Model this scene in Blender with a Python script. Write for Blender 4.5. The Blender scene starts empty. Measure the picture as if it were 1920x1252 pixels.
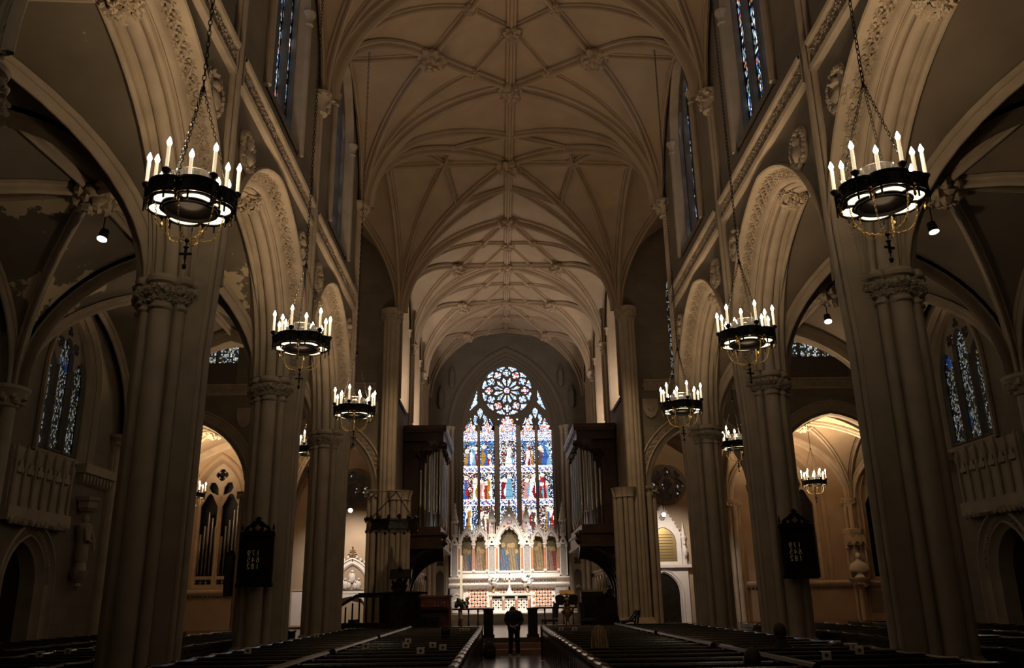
import bpy, math, random
from mathutils import Vector, Matrix
from mathutils.geometry import tessellate_polygon
PI = math.pi
sin, cos, sqrt = math.sin, math.cos, math.sqrt
random.seed(7)
SC = bpy.context.scene
COL = SC.collection

# ------------------------------------------------------------------ camera, world, exposure
def setup_camera():
    f, th, yaw, roll = 1587.0, 0.3035, 0.0174, 0.0159
    fw = Vector((sin(yaw)*cos(th), cos(yaw)*cos(th), sin(th)))
    r = Vector((cos(yaw), -sin(yaw), 0)); u = r.cross(fw)
    r2 = r*cos(roll) - u*sin(roll); u2 = r*sin(roll) + u*cos(roll)
    cam = bpy.data.cameras.new('camera'); cam.sensor_width = 36.0; cam.lens = f*36.0/1920.0
    cam.clip_start = .05; cam.clip_end = 300
    o = bpy.data.objects.new('camera', cam); COL.objects.link(o)
    o.matrix_world = Matrix(((r2.x, u2.x, -fw.x, -.5223), (r2.y, u2.y, -fw.y, 0), (r2.z, u2.z, -fw.z, 1.7), (0, 0, 0, 1)))
    SC.camera = o
setup_camera()
w = bpy.data.worlds.new('world'); SC.world = w; w.use_nodes = True
w.node_tree.nodes['Background'].inputs[0].default_value = (.30, .33, .40, 1)
w.node_tree.nodes['Background'].inputs[1].default_value = .002
SC.view_settings.view_transform = 'Standard'
SC.view_settings.look = 'None'
SC.view_settings.gamma = 1
SC.view_settings.use_curve_mapping = False
SC.view_settings.exposure = -0.22
SC.cycles.max_bounces = 5
SC.cycles.diffuse_bounces = 3
SC.cycles.glossy_bounces = 3
SC.cycles.sample_clamp_indirect = 3.0

def lamp(name, kind, loc, power, col, size=.1, target=None, spot=60, blend=.6, parent=None):
    l = bpy.data.lights.new(name, kind); l.energy = power; l.color = col
    if kind == 'AREA': l.size = size
    else: l.shadow_soft_size = size
    if kind == 'SPOT': l.spot_size = math.radians(spot); l.spot_blend = blend
    o = bpy.data.objects.new(name, l); COL.objects.link(o); o.location = loc
    if target is not None:
        o.rotation_euler = (Vector(target)-Vector(loc)).to_track_quat('-Z', 'Y').to_euler()
    if parent is not None: o.parent = parent
    return o
WARM = (1.0, .66, .36)
WARM2 = (1.0, .70, .42)
WHITE = (1.0, .86, .74)
# floodlights hidden in the chancel and on the crossing walls
for sx in (-1, 1):
    lamp('reredos_flood', 'SPOT', (sx*2.5, 45.2, 12.2), 8600, WHITE, .25, (sx*.4, 51.7, 2.3), 38, .9)
    for yb in (38.0, 43.7):
        lamp('sill_uplight', 'AREA', (sx*5.22, yb-.2, 10.55), 150, WHITE, .22, (sx*5.30, yb+1.0, 12.6))
    for yb in (38.2, 42.6, 46.6):
        lamp('chancel_uplight', 'SPOT', (sx*4.5, yb, 10.7), 105, WARM2, .15, (sx*2.2, yb+.4, 18.0), 62, .8)
    lamp('chancel_wash', 'SPOT', (sx*3.0, 30.5, 15.5), 1300, WARM2, .3, (sx*5.0, 37.5, 3.0), 46, .9)
    lamp('inner_chapel_spot', 'SPOT', (sx*7.4, 39.9, 5.6), 800 if sx < 0 else 480, WHITE, .08, (sx*7.8, 43.0, 3.0), 100, .8)
    lamp('cross_aisle_spot', 'SPOT', (sx*2.0, 34.0, 15.5), 700, WARM2, .3, (0, 29.6, .5), 40, .9)
    lamp('aisle_end_lamp', 'SPOT', (sx*10.0, 27.0, 6.6), 170, WARM2, .2, (sx*10.7, 22.6, 9.6), 66, .7)
lamp('added_west_fill', 'SPOT', (-.4, -1.5, 7.5), 270, WARM2, .3, (0, 16.5, .6), 40, .9)  # added fill from behind the camera for cards and pew backs, no fixture

# ------------------------------------------------------------------ materials
def mat(name, col, rough=.6, metal=0, emit=None, estr=1.0, var=0, scale=4, bump=0, bscale=30, spec=.5, joints=None):
    m = bpy.data.materials.new(name); m.use_nodes = True
    nt = m.node_tree; b = nt.nodes['Principled BSDF']
    b.inputs['Base Color'].default_value = (*col, 1); b.inputs['Roughness'].default_value = rough
    b.inputs['Metallic'].default_value = metal; b.inputs['Specular IOR Level'].default_value = spec
    L = nt.links.new
    tc = nt.nodes.new('ShaderNodeTexCoord')
    if var:
        n = nt.nodes.new('ShaderNodeTexNoise'); n.inputs['Scale'].default_value = scale; n.inputs['Detail'].default_value = 6
        L(tc.outputs['Object'], n.inputs['Vector'])
        r = nt.nodes.new('ShaderNodeValToRGB'); r.color_ramp.elements[0].position = .3; r.color_ramp.elements[1].position = .72
        r.color_ramp.elements[0].color = (*[c*(1-var) for c in col], 1)
        r.color_ramp.elements[1].color = (*[min(1, c*(1+var)) for c in col], 1)
        L(n.outputs[0], r.inputs[0]); L(r.outputs[0], b.inputs['Base Color'])
    if bump:
        n2 = nt.nodes.new('ShaderNodeTexNoise'); n2.inputs['Scale'].default_value = bscale; n2.inputs['Detail'].default_value = 4
        L(tc.outputs['Object'], n2.inputs['Vector'])
        bp = nt.nodes.new('ShaderNodeBump'); bp.inputs['Strength'].default_value = bump; bp.inputs['Distance'].default_value = .02
        L(n2.outputs[0], bp.inputs['Height']); L(bp.outputs[0], b.inputs['Normal'])
    if emit:
        b.inputs['Emission Color'].default_value = (*emit, 1); b.inputs['Emission Strength'].default_value = estr
    return m
def mat_attr(name, emissive, strength=1.0, rough=.5):
    m = bpy.data.materials.new(name); m.use_nodes = True
    nt = m.node_tree; b = nt.nodes['Principled BSDF']; b.inputs['Roughness'].default_value = rough
    a = nt.nodes.new('ShaderNodeAttribute'); a.attribute_name = 'Col'
    if emissive:
        b.inputs['Base Color'].default_value = (.02, .02, .02, 1); b.inputs['Roughness'].default_value = .3
        nt.links.new(a.outputs['Color'], b.inputs['Emission Color']); b.inputs['Emission Strength'].default_value = strength
        m.cycles.emission_sampling = 'NONE' if strength < 1 else 'AUTO'
    else:
        nt.links.new(a.outputs['Color'], b.inputs['Base Color'])
    return m
def mat_peel(name, col, pale, centres):
    """aisle plaster: dull paint with flaked-off pale patches near a few places"""
    m = mat(name, col, .8, var=.12, scale=1.5)
    nt = m.node_tree; b = nt.nodes['Principled BSDF']; L = nt.links.new
    old = b.inputs['Base Color'].links[0].from_socket
    tc = nt.nodes.new('ShaderNodeTexCoord')
    n = nt.nodes.new('ShaderNodeTexNoise'); n.inputs['Scale'].default_value = 1.5; n.inputs['Detail'].default_value = 9; n.inputs['Roughness'].default_value = .62
    L(tc.outputs['Object'], n.inputs['Vector'])
    acc = None
    for (c, rad) in centres:
        d = nt.nodes.new('ShaderNodeVectorMath'); d.operation = 'DISTANCE'; d.inputs[1].default_value = c
        L(tc.outputs['Object'], d.inputs[0])
        mr = nt.nodes.new('ShaderNodeMapRange'); mr.inputs[1].default_value = 0; mr.inputs[2].default_value = rad
        mr.inputs[3].default_value = .33; mr.inputs[4].default_value = 0
        L(d.outputs['Value'], mr.inputs[0])
        if acc is None: acc = mr.outputs[0]
        else:
            x = nt.nodes.new('ShaderNodeMath'); x.operation = 'MAXIMUM'; L(acc, x.inputs[0]); L(mr.outputs[0], x.inputs[1]); acc = x.outputs[0]
    s = nt.nodes.new('ShaderNodeMath'); s.operation = 'ADD'; L(n.outputs[0], s.inputs[0]); L(acc, s.inputs[1])
    g = nt.nodes.new('ShaderNodeMapRange'); g.inputs[1].default_value = .66; g.inputs[2].default_value = .675
    L(s.outputs[0], g.inputs[0])
    mx = nt.nodes.new('ShaderNodeMix'); mx.data_type = 'RGBA'
    L(g.outputs[0], mx.inputs[0]); L(old, mx.inputs[6]); mx.inputs[7].default_value = (*pale, 1)
    L(mx.outputs[2], b.inputs['Base Color'])
    return m
def mat_ashlar(name, col, rough=.75, var=.12):
    m = mat(name, col, rough, var=var, scale=1.3)
    nt = m.node_tree; b = nt.nodes['Principled BSDF']; L = nt.links.new
    tc = nt.nodes.new('ShaderNodeTexCoord'); sp = nt.nodes.new('ShaderNodeSeparateXYZ'); L(tc.outputs['Object'], sp.inputs[0])
    ad = nt.nodes.new('ShaderNodeMath'); L(sp.outputs[0], ad.inputs[0]); L(sp.outputs[1], ad.inputs[1])
    cb = nt.nodes.new('ShaderNodeCombineXYZ'); L(ad.outputs[0], cb.inputs[0]); L(sp.outputs[2], cb.inputs[1])
    br = nt.nodes.new('ShaderNodeTexBrick'); br.inputs['Scale'].default_value = 1.0; br.inputs['Mortar Size'].default_value = .008
    br.inputs['Brick Width'].default_value = .9; br.inputs['Row Height'].default_value = .42
    br.inputs['Color1'].default_value = (1, 1, 1, 1); br.inputs['Color2'].default_value = (.86, .86, .86, 1); br.inputs['Mortar'].default_value = (.72, .7, .68, 1)
    L(cb.outputs[0], br.inputs['Vector'])
    old = b.inputs['Base Color'].links[0].from_socket
    mx = nt.nodes.new('ShaderNodeMix'); mx.data_type = 'RGBA'; mx.blend_type = 'MULTIPLY'; mx.inputs[0].default_value = 1
    L(old, mx.inputs[6]); L(br.outputs['Color'], mx.inputs[7]); L(mx.outputs[2], b.inputs['Base Color'])
    return m
M = {}
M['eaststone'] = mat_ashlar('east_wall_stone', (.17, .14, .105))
M['woodcap'] = mat('polished_dark_wood', (.05, .04, .032), .16, var=.3, scale=6)
M['stone'] = mat('stone', (.47, .385, .285), .75, var=.14, scale=2.2, bump=.12, bscale=25)
M['wall'] = mat_ashlar('wall_stone', (.25, .208, .152))
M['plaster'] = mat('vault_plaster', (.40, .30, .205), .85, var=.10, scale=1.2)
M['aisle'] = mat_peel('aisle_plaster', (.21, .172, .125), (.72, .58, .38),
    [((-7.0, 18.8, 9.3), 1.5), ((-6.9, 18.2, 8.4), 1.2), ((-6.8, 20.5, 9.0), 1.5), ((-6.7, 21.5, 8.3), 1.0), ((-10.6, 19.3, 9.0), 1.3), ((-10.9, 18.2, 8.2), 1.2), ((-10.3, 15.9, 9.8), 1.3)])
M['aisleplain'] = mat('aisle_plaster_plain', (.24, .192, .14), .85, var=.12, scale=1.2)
M['marble'] = mat('white_marble', (.80, .74, .68), .5, var=.06, scale=3)
M['greystone'] = mat('grey_marble', (.36, .34, .33), .4, var=.15, scale=6)
M['orange'] = mat('orange_marble', (.55, .25, .14), .3, var=.2, scale=9)
M['black'] = mat('black_marble', (.02, .02, .022), .3)
M['wood'] = mat('dark_wood', (.020, .015, .011), .24, var=.3, scale=6, spec=.5)
M['woodcase'] = mat('organ_wood', (.055, .026, .016), .4, var=.3, scale=4)
M['woodred'] = mat('red_brown_wood', (.20, .06, .04), .4, var=.3, scale=4)
M['iron'] = mat('black_iron', (.02, .018, .016), .45, metal=.6)
M['brass'] = mat('brass', (.75, .52, .22), .22, metal=1)
M['gilt'] = mat('gilt_chain', (.80, .56, .22), .35, metal=1)
M['pipe'] = mat('organ_pipe_metal', (.78, .72, .66), .27, metal=1)
M['pipedark'] = mat('dull_pipe_metal', (.30, .28, .25), .35, metal=1)
M['candle'] = mat('candle_tube', (.85, .78, .66), .5, emit=(1, .78, .48), estr=.9)
M['bulb'] = mat('candle_bulb', (1, .9, .7), .3, emit=(1, .86, .62), estr=40)
M['pan'] = mat('frosted_glass_pan', (.9, .85, .7), .4, emit=(1, .84, .56), estr=2.6)
M['clear'] = mat('clear_glass_bowl', (.9, .9, .9), .05)
M['clear'].node_tree.nodes['Principled BSDF'].inputs['Transmission Weight'].default_value = .9
M['lampface'] = mat('lamp_face', (1, 1, 1), .3, emit=(1, .9, .78), estr=12)
M['paper'] = mat('card_paper', (.88, .82, .70), .7)
M['print'] = mat('card_print', (.10, .07, .05), .7)
M['gold'] = mat('gold_numeral', (.75, .58, .22), .4, emit=(.8, .6, .2), estr=.03)  # faint emission stands in for light on the numerals, they are no lamps
M['plaque'] = mat('brass_plaque', (.42, .30, .12), .4, metal=.8)
M['coat'] = mat('dark_green_coat', (.024, .026, .022), .9)
M['trouser'] = mat('black_trousers', (.009, .009, .009), .9)
M['bag'] = mat('black_backpack', (.008, .008, .008), .8)
M['skin'] = mat('skin', (.55, .33, .23), .55)
M['hair'] = mat('dark_hair', (.02, .014, .01), .6)
M['blond'] = mat('blond_hair', (.36, .24, .12), .55, var=.5, scale=30)
M['hairmid'] = mat('brown_hair', (.15, .09, .045), .55)
M['shoe'] = mat('beige_shoe', (.62, .50, .40), .6)
M['flower'] = mat('white_petals', (.82, .82, .80), .7)
M['leaf'] = mat('dark_green_leaf', (.05, .09, .03), .6)
M['blue'] = mat('blue_upholstery', (.035, .06, .085), .8)
M['floor'] = mat('brown_floor', (.10, .07, .048), .22, var=.25, scale=3)
M['carpet'] = mat('red_brown_step', (.28, .16, .11), .6, var=.2, scale=8)
M['lead'] = mat('tracery_stone', (.16, .13, .10), .8)
M['glass'] = mat_attr('stained_glass', True, 2.35)
M['glassdim'] = mat_attr('dim_stained_glass', True, .8)
M['paint'] = mat_attr('painted_panel', False)
M['darkglass'] = mat('unlit_window_glass', (.012, .012, .014), .25)
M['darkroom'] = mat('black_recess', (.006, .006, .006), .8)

# ------------------------------------------------------------------ mesh builder
class MB:
    def __init__(s): s.v = []; s.f = []; s.c = None
    def add(s, v, f):
        o = len(s.v); s.v += [tuple(p) for p in v]; s.f += [tuple(i+o for i in q) for q in f]
    def grid(s, rows, closed=False):
        o = len(s.v); n = len(rows[0])
        for r in rows: s.v += [tuple(p) for p in r]
        for i in range(len(rows)-1):
            for j in range(n if closed else n-1):
                a = o+i*n+j; b = o+i*n+(j+1) % n; s.f.append((a, b, b+n, a+n))
    def box(s, x0, x1, y0, y1, z0, z1):
        v = [(x, y, z) for z in (z0, z1) for y in (y0, y1) for x in (x0, x1)]
        s.add(v, [(0, 2, 3, 1), (4, 5, 7, 6), (0, 1, 5, 4), (2, 6, 7, 3), (0, 4, 6, 2), (1, 3, 7, 5)])
    def boxm(s, m, sx, sy, sz):
        v = [m @ Vector((x*sx/2, y*sy/2, z*sz/2)) for z in (-1, 1) for y in (-1, 1) for x in (-1, 1)]
        s.add(v, [(0, 2, 3, 1), (4, 5, 7, 6), (0, 1, 5, 4), (2, 6, 7, 3), (0, 4, 6, 2), (1, 3, 7, 5)])
    def prism(s, pts, mapf, w0, w1, holes=()):
        """flat outline with holes, extruded; mapf(u,v,w)->xyz"""
        loops = [list(pts)]+[list(h) for h in holes]
        flat = [p for l in loops for p in l]
        tri = tessellate_polygon([[Vector((p[0], p[1], 0)) for p in l] for l in loops])
        o = len(s.v); n = len(flat)
        s.v += [tuple(mapf(p[0], p[1], w0)) for p in flat]
        s.f += [tuple(i+o for i in t) for t in tri]
        if w1 is None: return
        s.v += [tuple(mapf(p[0], p[1], w1)) for p in flat]
        s.f += [tuple(i+o+n for i in reversed(t)) for t in tri]
        k = 0
        for l in loops:
            m = len(l)
            for i in range(m):
                a = o+k+i; b = o+k+(i+1) % m; s.f.append((a, b, b+n, a+n))
            k += m
    def tube(s, path, r, n=8, cap=True, up=None):
        P = [Vector(p) for p in path]; R = r if isinstance(r, (list, tuple)) else [r]*len(P)
        rows = []; ref = Vector(up) if up else None
        for i, p in enumerate(P):
            t = (P[min(i+1, len(P)-1)]-P[max(i-1, 0)])
            if t.length < 1e-9: t = Vector((0, 0, 1))
            t.normalize()
            if ref is None: ref = Vector((1, 0, 0)) if abs(t.x) < .8 else Vector((0, 1, 0))
            a = ref-t*ref.dot(t)
            if a.length < 1e-6: a = t.orthogonal()
            a.normalize(); b = t.cross(a); ref = a
            rows.append([p+(a*cos(2*PI*k/n)+b*sin(2*PI*k/n))*R[i] for k in range(n)])
        o = len(s.v); s.grid(rows, True)
        if cap:
            s.f.append(tuple(o+k for k in reversed(range(n)))); e = len(s.v)-n
            s.f.append(tuple(e+k for k in range(n)))
    def lathe(s, prof, c=(0, 0, 0), n=16, outline=None, sx=1, sy=1):
        rows = []
        for (r, z) in prof:
            row = []
            for k in range(n):
                a = 2*PI*k/n; q = r*(outline(a) if outline else 1)
                row.append((c[0]+q*cos(a)*sx, c[1]+q*sin(a)*sy, c[2]+z))
            rows.append(row)
        o = len(s.v); s.grid(rows, True)
        s.f.append(tuple(o+k for k in reversed(range(n)))); e = len(s.v)-n; s.f.append(tuple(e+k for k in range(n)))
    def ball(s, c, r, n=8, sz=(1, 1, 1), m=6):
        prof = [(max(.001, r*sin(PI*i/m)), -r*cos(PI*i/m)) for i in range(m+1)]
        rows = [[(c[0]+q*cos(2*PI*k/n)*sz[0], c[1]+q*sin(2*PI*k/n)*sz[1], c[2]+z*sz[2]) for k in range(n)] for q, z in prof]
        s.grid(rows, True)
    def lump(s, c, r, rnd, n=6, m=4, amp=.35, sq=(1, 1, 1)):
        rows = []
        for i in range(m+1):
            q = max(.02, sin(PI*i/m)); row = []
            for k in range(n):
                e = 1+rnd.uniform(-amp, amp); a = 2*PI*k/n
                row.append((c[0]+r*q*cos(a)*e*sq[0], c[1]+r*q*sin(a)*e*sq[1], c[2]-r*cos(PI*i/m)*e*sq[2]))
            rows.append(row)
        s.grid(rows, True)
    def leaf(s, P, T, B, N, r, h, rnd):
        """a carved lobed leaf standing proud of a band"""
        P = Vector(P); a0 = rnd.uniform(0, 6.3); n = 10; v = [P+N*h*.55]
        for k in range(n):
            rr = r*(1.0 if k % 2 else .55)*rnd.uniform(.8, 1.15); a = a0+2*PI*k/n
            v.append(P+(T*cos(a)+B*sin(a))*rr*.62+N*h*(1.0 if k % 2 else .45))
        for k in range(n):
            rr = r*(1.0 if k % 2 else .55); a = a0+2*PI*k/n
            v.append(P+(T*cos(a)+B*sin(a))*rr*1.05)
        f = [(0, 1+k, 1+(k+1) % n) for k in range(n)]+[(1+k, 1+n+k, 1+n+(k+1) % n, 1+(k+1) % n) for k in range(n)]
        s.add(v, f)
    def build(s, name, m, parent=None, smooth=False, colors=None, link=True):
        me = bpy.data.meshes.new(name); me.from_pydata(s.v, [], s.f)
        me.materials.append(M[m] if isinstance(m, str) else m)
        if smooth:
            me.polygons.foreach_set('use_smooth', [True]*len(me.polygons))
            me.set_sharp_from_angle(angle=math.radians(42))
        if colors is not None:
            at = me.color_attributes.new('Col', 'FLOAT_COLOR', 'CORNER'); buf = []
            for p, c in zip(me.polygons, colors): buf += [c[0], c[1], c[2], 1.0]*p.loop_total
            at.data.foreach_set('color', buf)
        me.update()
        o = bpy.data.objects.new(name, me)
        if link: COL.objects.link(o)
        if parent is not None: o.parent = parent
        return o
def tag(o, label=None, cat=None, group=None, kind=None):
    if label: o['label'] = label
    if cat: o['category'] = cat
    if group: o['group'] = group
    if kind: o['kind'] = kind
    return o
def empty(name, loc=(0, 0, 0), rz=0, label=None, cat=None, group=None, kind=None):
    o = bpy.data.objects.new(name, None); COL.objects.link(o); o.location = loc; o.rotation_euler = (0, 0, rz)
    o.empty_display_size = .1
    return tag(o, label, cat, group, kind)
def copy_tree(o, parent=None):
    c = o.copy(); COL.objects.link(c)
    if parent is not None: c.parent = parent
    for ch in list(o.children): copy_tree(ch, c)
    return c
def hide_proto(o): pass

# ------------------------------------------------------------------ gothic geometry
def arch(a, h, d=0, n=14):
    """points of a two-centred arch, left springing to right, offset outwards by d"""
    r = (a*a+h*h)/(2*a); cx = r-a; R = r+d
    if cx > -1e-9: e = math.acos(max(-1, min(1, -cx/R)))
    else: e = math.acos(max(-1, min(1, -cx/R)))
    L = [(cx+R*cos(PI-(PI-e)*i/n), R*sin(PI-(PI-e)*i/n)) for i in range(n+1)]
    return L+[(-x, z) for x, z in reversed(L[:-1])]
def loft_arch(mb, a, h, prof, mapf, z0, zlow=None, n=14):
    """mouldings: prof = [(offset outwards, depth)], mapf(u,z,w)->xyz"""
    rows = []
    for d, w in prof:
        pts = arch(a, h, d, n)
        row = [mapf(u, z0+z, w) for u, z in pts]
        if zlow is not None: row = [mapf(pts[0][0], zlow, w)]+row+[mapf(pts[-1][0], zlow, w)]
        rows.append(row)
    mb.grid(rows)
def foil(cx, cy, r, k=4, n=6, rot=0, ratio=.62):
    """k-foil outline"""
    pts = []; rl = r*ratio*.82; dc = r-rl
    for i in range(k):
        a0 = rot+2*PI*i/k; hw = PI*.5+PI/k*.55
        for j in range(n):
            b = a0-hw+2*hw*j/(n-1); pts.append((cx+dc*cos(a0)+rl*cos(b), cy+dc*sin(a0)+rl*sin(b)))
    return pts
def lancet(cx, z0, z1, w, h, n=8, cusp=0):
    """a light: straight sides from z0 to z1, pointed head of rise h; cusp adds a cinquefoil bite"""
    pts = [(cx+u, z1+z) for u, z in arch(w, h, 0, n)]
    if cusp:
        q = []
        for i, (u, z) in enumerate(pts):
            t = i/(len(pts)-1); k = cusp*abs(sin(t*PI*5))**.5*.0+cusp*(1-abs(sin(t*PI*5)))*(0 if i in (0, len(pts)-1) else 1)
            q.append((u+(cx-u)*k, z-(z-z1)*k))
        pts = q
    return [(cx-w, z0)]+pts+[(cx+w, z0)]
def inside(poly, x, y):
    c = False; j = len(poly)-1
    for i in range(len(poly)):
        xi, yi = poly[i][:2]; xj, yj = poly[j][:2]
        if (yi > y) != (yj > y) and x < (xj-xi)*(y-yi)/(yj-yi)+xi: c = not c
        j = i
    return c
def mosaic(poly, cell, colf, mapf, rnd, gap=.12, cellv=None):
    """jittered leaded quarries filling a polygon; returns MB and face colours"""
    cv = cellv or cell
    xs = [p[0] for p in poly]; ys = [p[1] for p in poly]
    x0, x1, y0, y1 = min(xs), max(xs), min(ys), max(ys)
    nx = max(1, int((x1-x0)/cell)); ny = max(1, int((y1-y0)/cv))
    G = [[(x0+(x1-x0)*(i+(rnd.uniform(-.33, .33) if 0 < i < nx else 0))/nx, y0+(y1-y0)*(j+(rnd.uniform(-.33, .33) if 0 < j < ny else 0))/ny) for i in range(nx+1)] for j in range(ny+1)]
    mb = MB(); cols = []
    for j in range(ny):
        for i in range(nx):
            q = [G[j][i], G[j][i+1], G[j+1][i+1], G[j+1][i]]
            cx = sum(p[0] for p in q)/4; cy = sum(p[1] for p in q)/4
            if not inside(poly, cx, cy): continue
            c = colf(cx, cy)
            if c is None: continue
            mb.add([mapf(cx+(p[0]-cx)*(1-gap), cy+(p[1]-cy)*(1-gap), 0) for p in q], [(0, 1, 2, 3)]); cols.append(c)
    return mb, cols
def frame_path(pts):
    out = []
    for i, p in enumerate(pts):
        t = (Vector(pts[min(i+1, len(pts)-1)])-Vector(pts[max(i-1, 0)])).normalized(); out.append(t)
    return out
def vine(mb, pts, B, nrm, width, rnd, spacing=.16, h=.05):
    """carved scroll of leaves along a path; B = vectors across the band (in its surface)"""
    P = [Vector(p) for p in pts]; acc = 0; side = 1; stem = []; N = Vector(nrm).normalized()
    for i in range(len(P)-1):
        seg = P[i+1]-P[i]; L = seg.length; T = seg.normalized()
        b = N.cross(T).normalized() if B is None else Vector(B)
        d = acc
        while d < L:
            q = P[i]+T*d; side = -side
            stem.append(q+b*width*.16*side+N*h*.4)
            mb.leaf(q+b*width*.17*side, T, b, N, width*.36, h, rnd)
            mb.leaf(q-b*width*.30*side+T*spacing*.3, T, b, N, width*.19, h*.7, rnd)
            d += spacing
        acc = d-L
    if len(stem) > 2: mb.tube(stem, width*.05, 5)

def band_on_arch(mb, a, h, d, w, mapf, z0, width, rnd, spacing=.14, hh=.08):
    """carved vine in the hollow of an arch: faces half inwards, half out of the wall"""
    A = arch(a, h, d, 20); A2 = arch(a, h, d+.01, 20); acc = 0; side = 1; stem = []
    for i in range(len(A)-1):
        f = lambda L, k, ww: Vector(mapf(L[k][0], z0+L[k][1], ww))
        p, q = f(A, i, w), f(A, i+1, w); T = (q-p).normalized(); L = (q-p).length
        pd = (f(A2, i, w)-p).normalized(); pw = (f(A, i, w+.01)-p).normalized()
        if i == len(A)//2: pd = Vector((0, 0, 1))
        N = (-pd-pw).normalized(); B = (pd-pw).normalized(); s = acc
        while s < L:
            c = p+T*s; side = -side; stem.append(c+B*width*.2*side+N*hh*.5)
            mb.leaf(c+B*width*.2*side, T, B, N, width*.34, hh, rnd)
            mb.leaf(c-B*width*.34*side+T*spacing*.4, T, B, N, width*.2, hh*.8, rnd)
            mb.lump(c-B*width*.16*side+N*hh*.55, width*.10, rnd, 6, 4, .2)
            s += spacing
        acc = s-L
    mb.tube(stem, width*.055, 5)
# ------------------------------------------------------------------ the church: plan
YP = [6.9, 12.856, 19.163, 25.47]          # nave piers
YC = 36.14                                   # chancel arch
YCH = [36.14, 41.80, 47.45, 53.10]           # chancel bays
XW = 5.1; ZS = 14.1; ZR = 18.72; XS = 4.96
rnd = random.Random(3)
def S(o): return tag(o, kind='structure')

# floors
b = MB(); b.box(-24, 24, -3, 29.5, -.2, 0); S(b.build('floor', 'floor'))
b = MB(); b.box(-24, 24, 29.5, 45.6, -.2, .5); S(b.build('floor', 'floor'))
b = MB(); b.box(-5, 5, 45.6, 53.1, -.2, .97); S(b.build('floor', 'marble'))
st = MB(); st.box(-2.6, 2.6, 28.7, 29.5, 0, .17); st.box(-2.6, 2.6, 29.1, 29.5, .17, .34); S(st.build('trim_1', 'carpet'))
st = MB(); st.box(-3.4, 3.4, 45.0, 45.6, .5, .65); st.box(-3.4, 3.4, 45.3, 45.6, .65, .8); S(st.build('trim_2', 'marble'))

# ---- vaults
def arc(C, T, n=14, pm=math.radians(78)):
    C = Vector(C); T = Vector(T); d = Vector((T.x-C.x, T.y-C.y, 0)); h = T.z-C.z
    out = []
    for i in range(n+1):
        p = pm*i/n; out.append(C+d*((1-cos(p))/(1-cos(pm)))+Vector((0, 0, h*sin(p)/sin(pm))))
    return out
def poly_sub(pts, n=6):
    out = []
    for a, b2 in zip(pts[:-1], pts[1:]):
        for i in range(n): out.append(Vector(a).lerp(Vector(b2), i/n))
    return out+[Vector(pts[-1])]
RIBP = [(-.5, .05), (-.5, -.28), (-.38, -.38), (-.24, -.34), (-.2, -.5), (-.26, -.68), (-.2, -.86), (-.08, -1), (.08, -1), (.2, -.86), (.26, -.68), (.2, -.5), (.24, -.34), (.38, -.38), (.5, -.28), (.5, .05)]
def rib(path, w, d, parent, m='plaster', name='rib', bend=None):
    P = [Vector(p) for p in path]; hd = Vector((P[-1].x-P[0].x, P[-1].y-P[0].y, 0))
    side = hd.cross(Vector((0, 0, 1))).normalized()
    rows = []
    for p, t in zip(P, frame_path(P)):
        N = side.cross(t).normalized()
        rows.append([p+side*(a*w*1.15)+N*(b2*d*1.3) for a, b2 in RIBP])
    mb = MB(); mb.grid(rows); return mb.build(name, m, parent, True)
def boss(c, r, parent, m='plaster', name='boss', seed=1):
    rr = random.Random(seed); mb = MB(); c = Vector(c)
    mb.lathe([(r*.9, .1*r), (r, -.25*r), (r*.9, -.5*r), (r*.55, -.75*r), (r*.2, -.85*r)], c, 14)
    for ring, k, q, z in ((1, 9, .98, -.28), (2, 7, .68, -.62), (3, 3, .25, -.85)):
        for i in range(k):
            a = 2*PI*i/k+rr.uniform(0, .4)
            mb.lump(c+Vector((q*r*cos(a), q*r*sin(a), z*r)), r*rr.uniform(.26, .36), rr, 6, 4, .35)
    return mb.build(name, m, parent, True)
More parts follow.
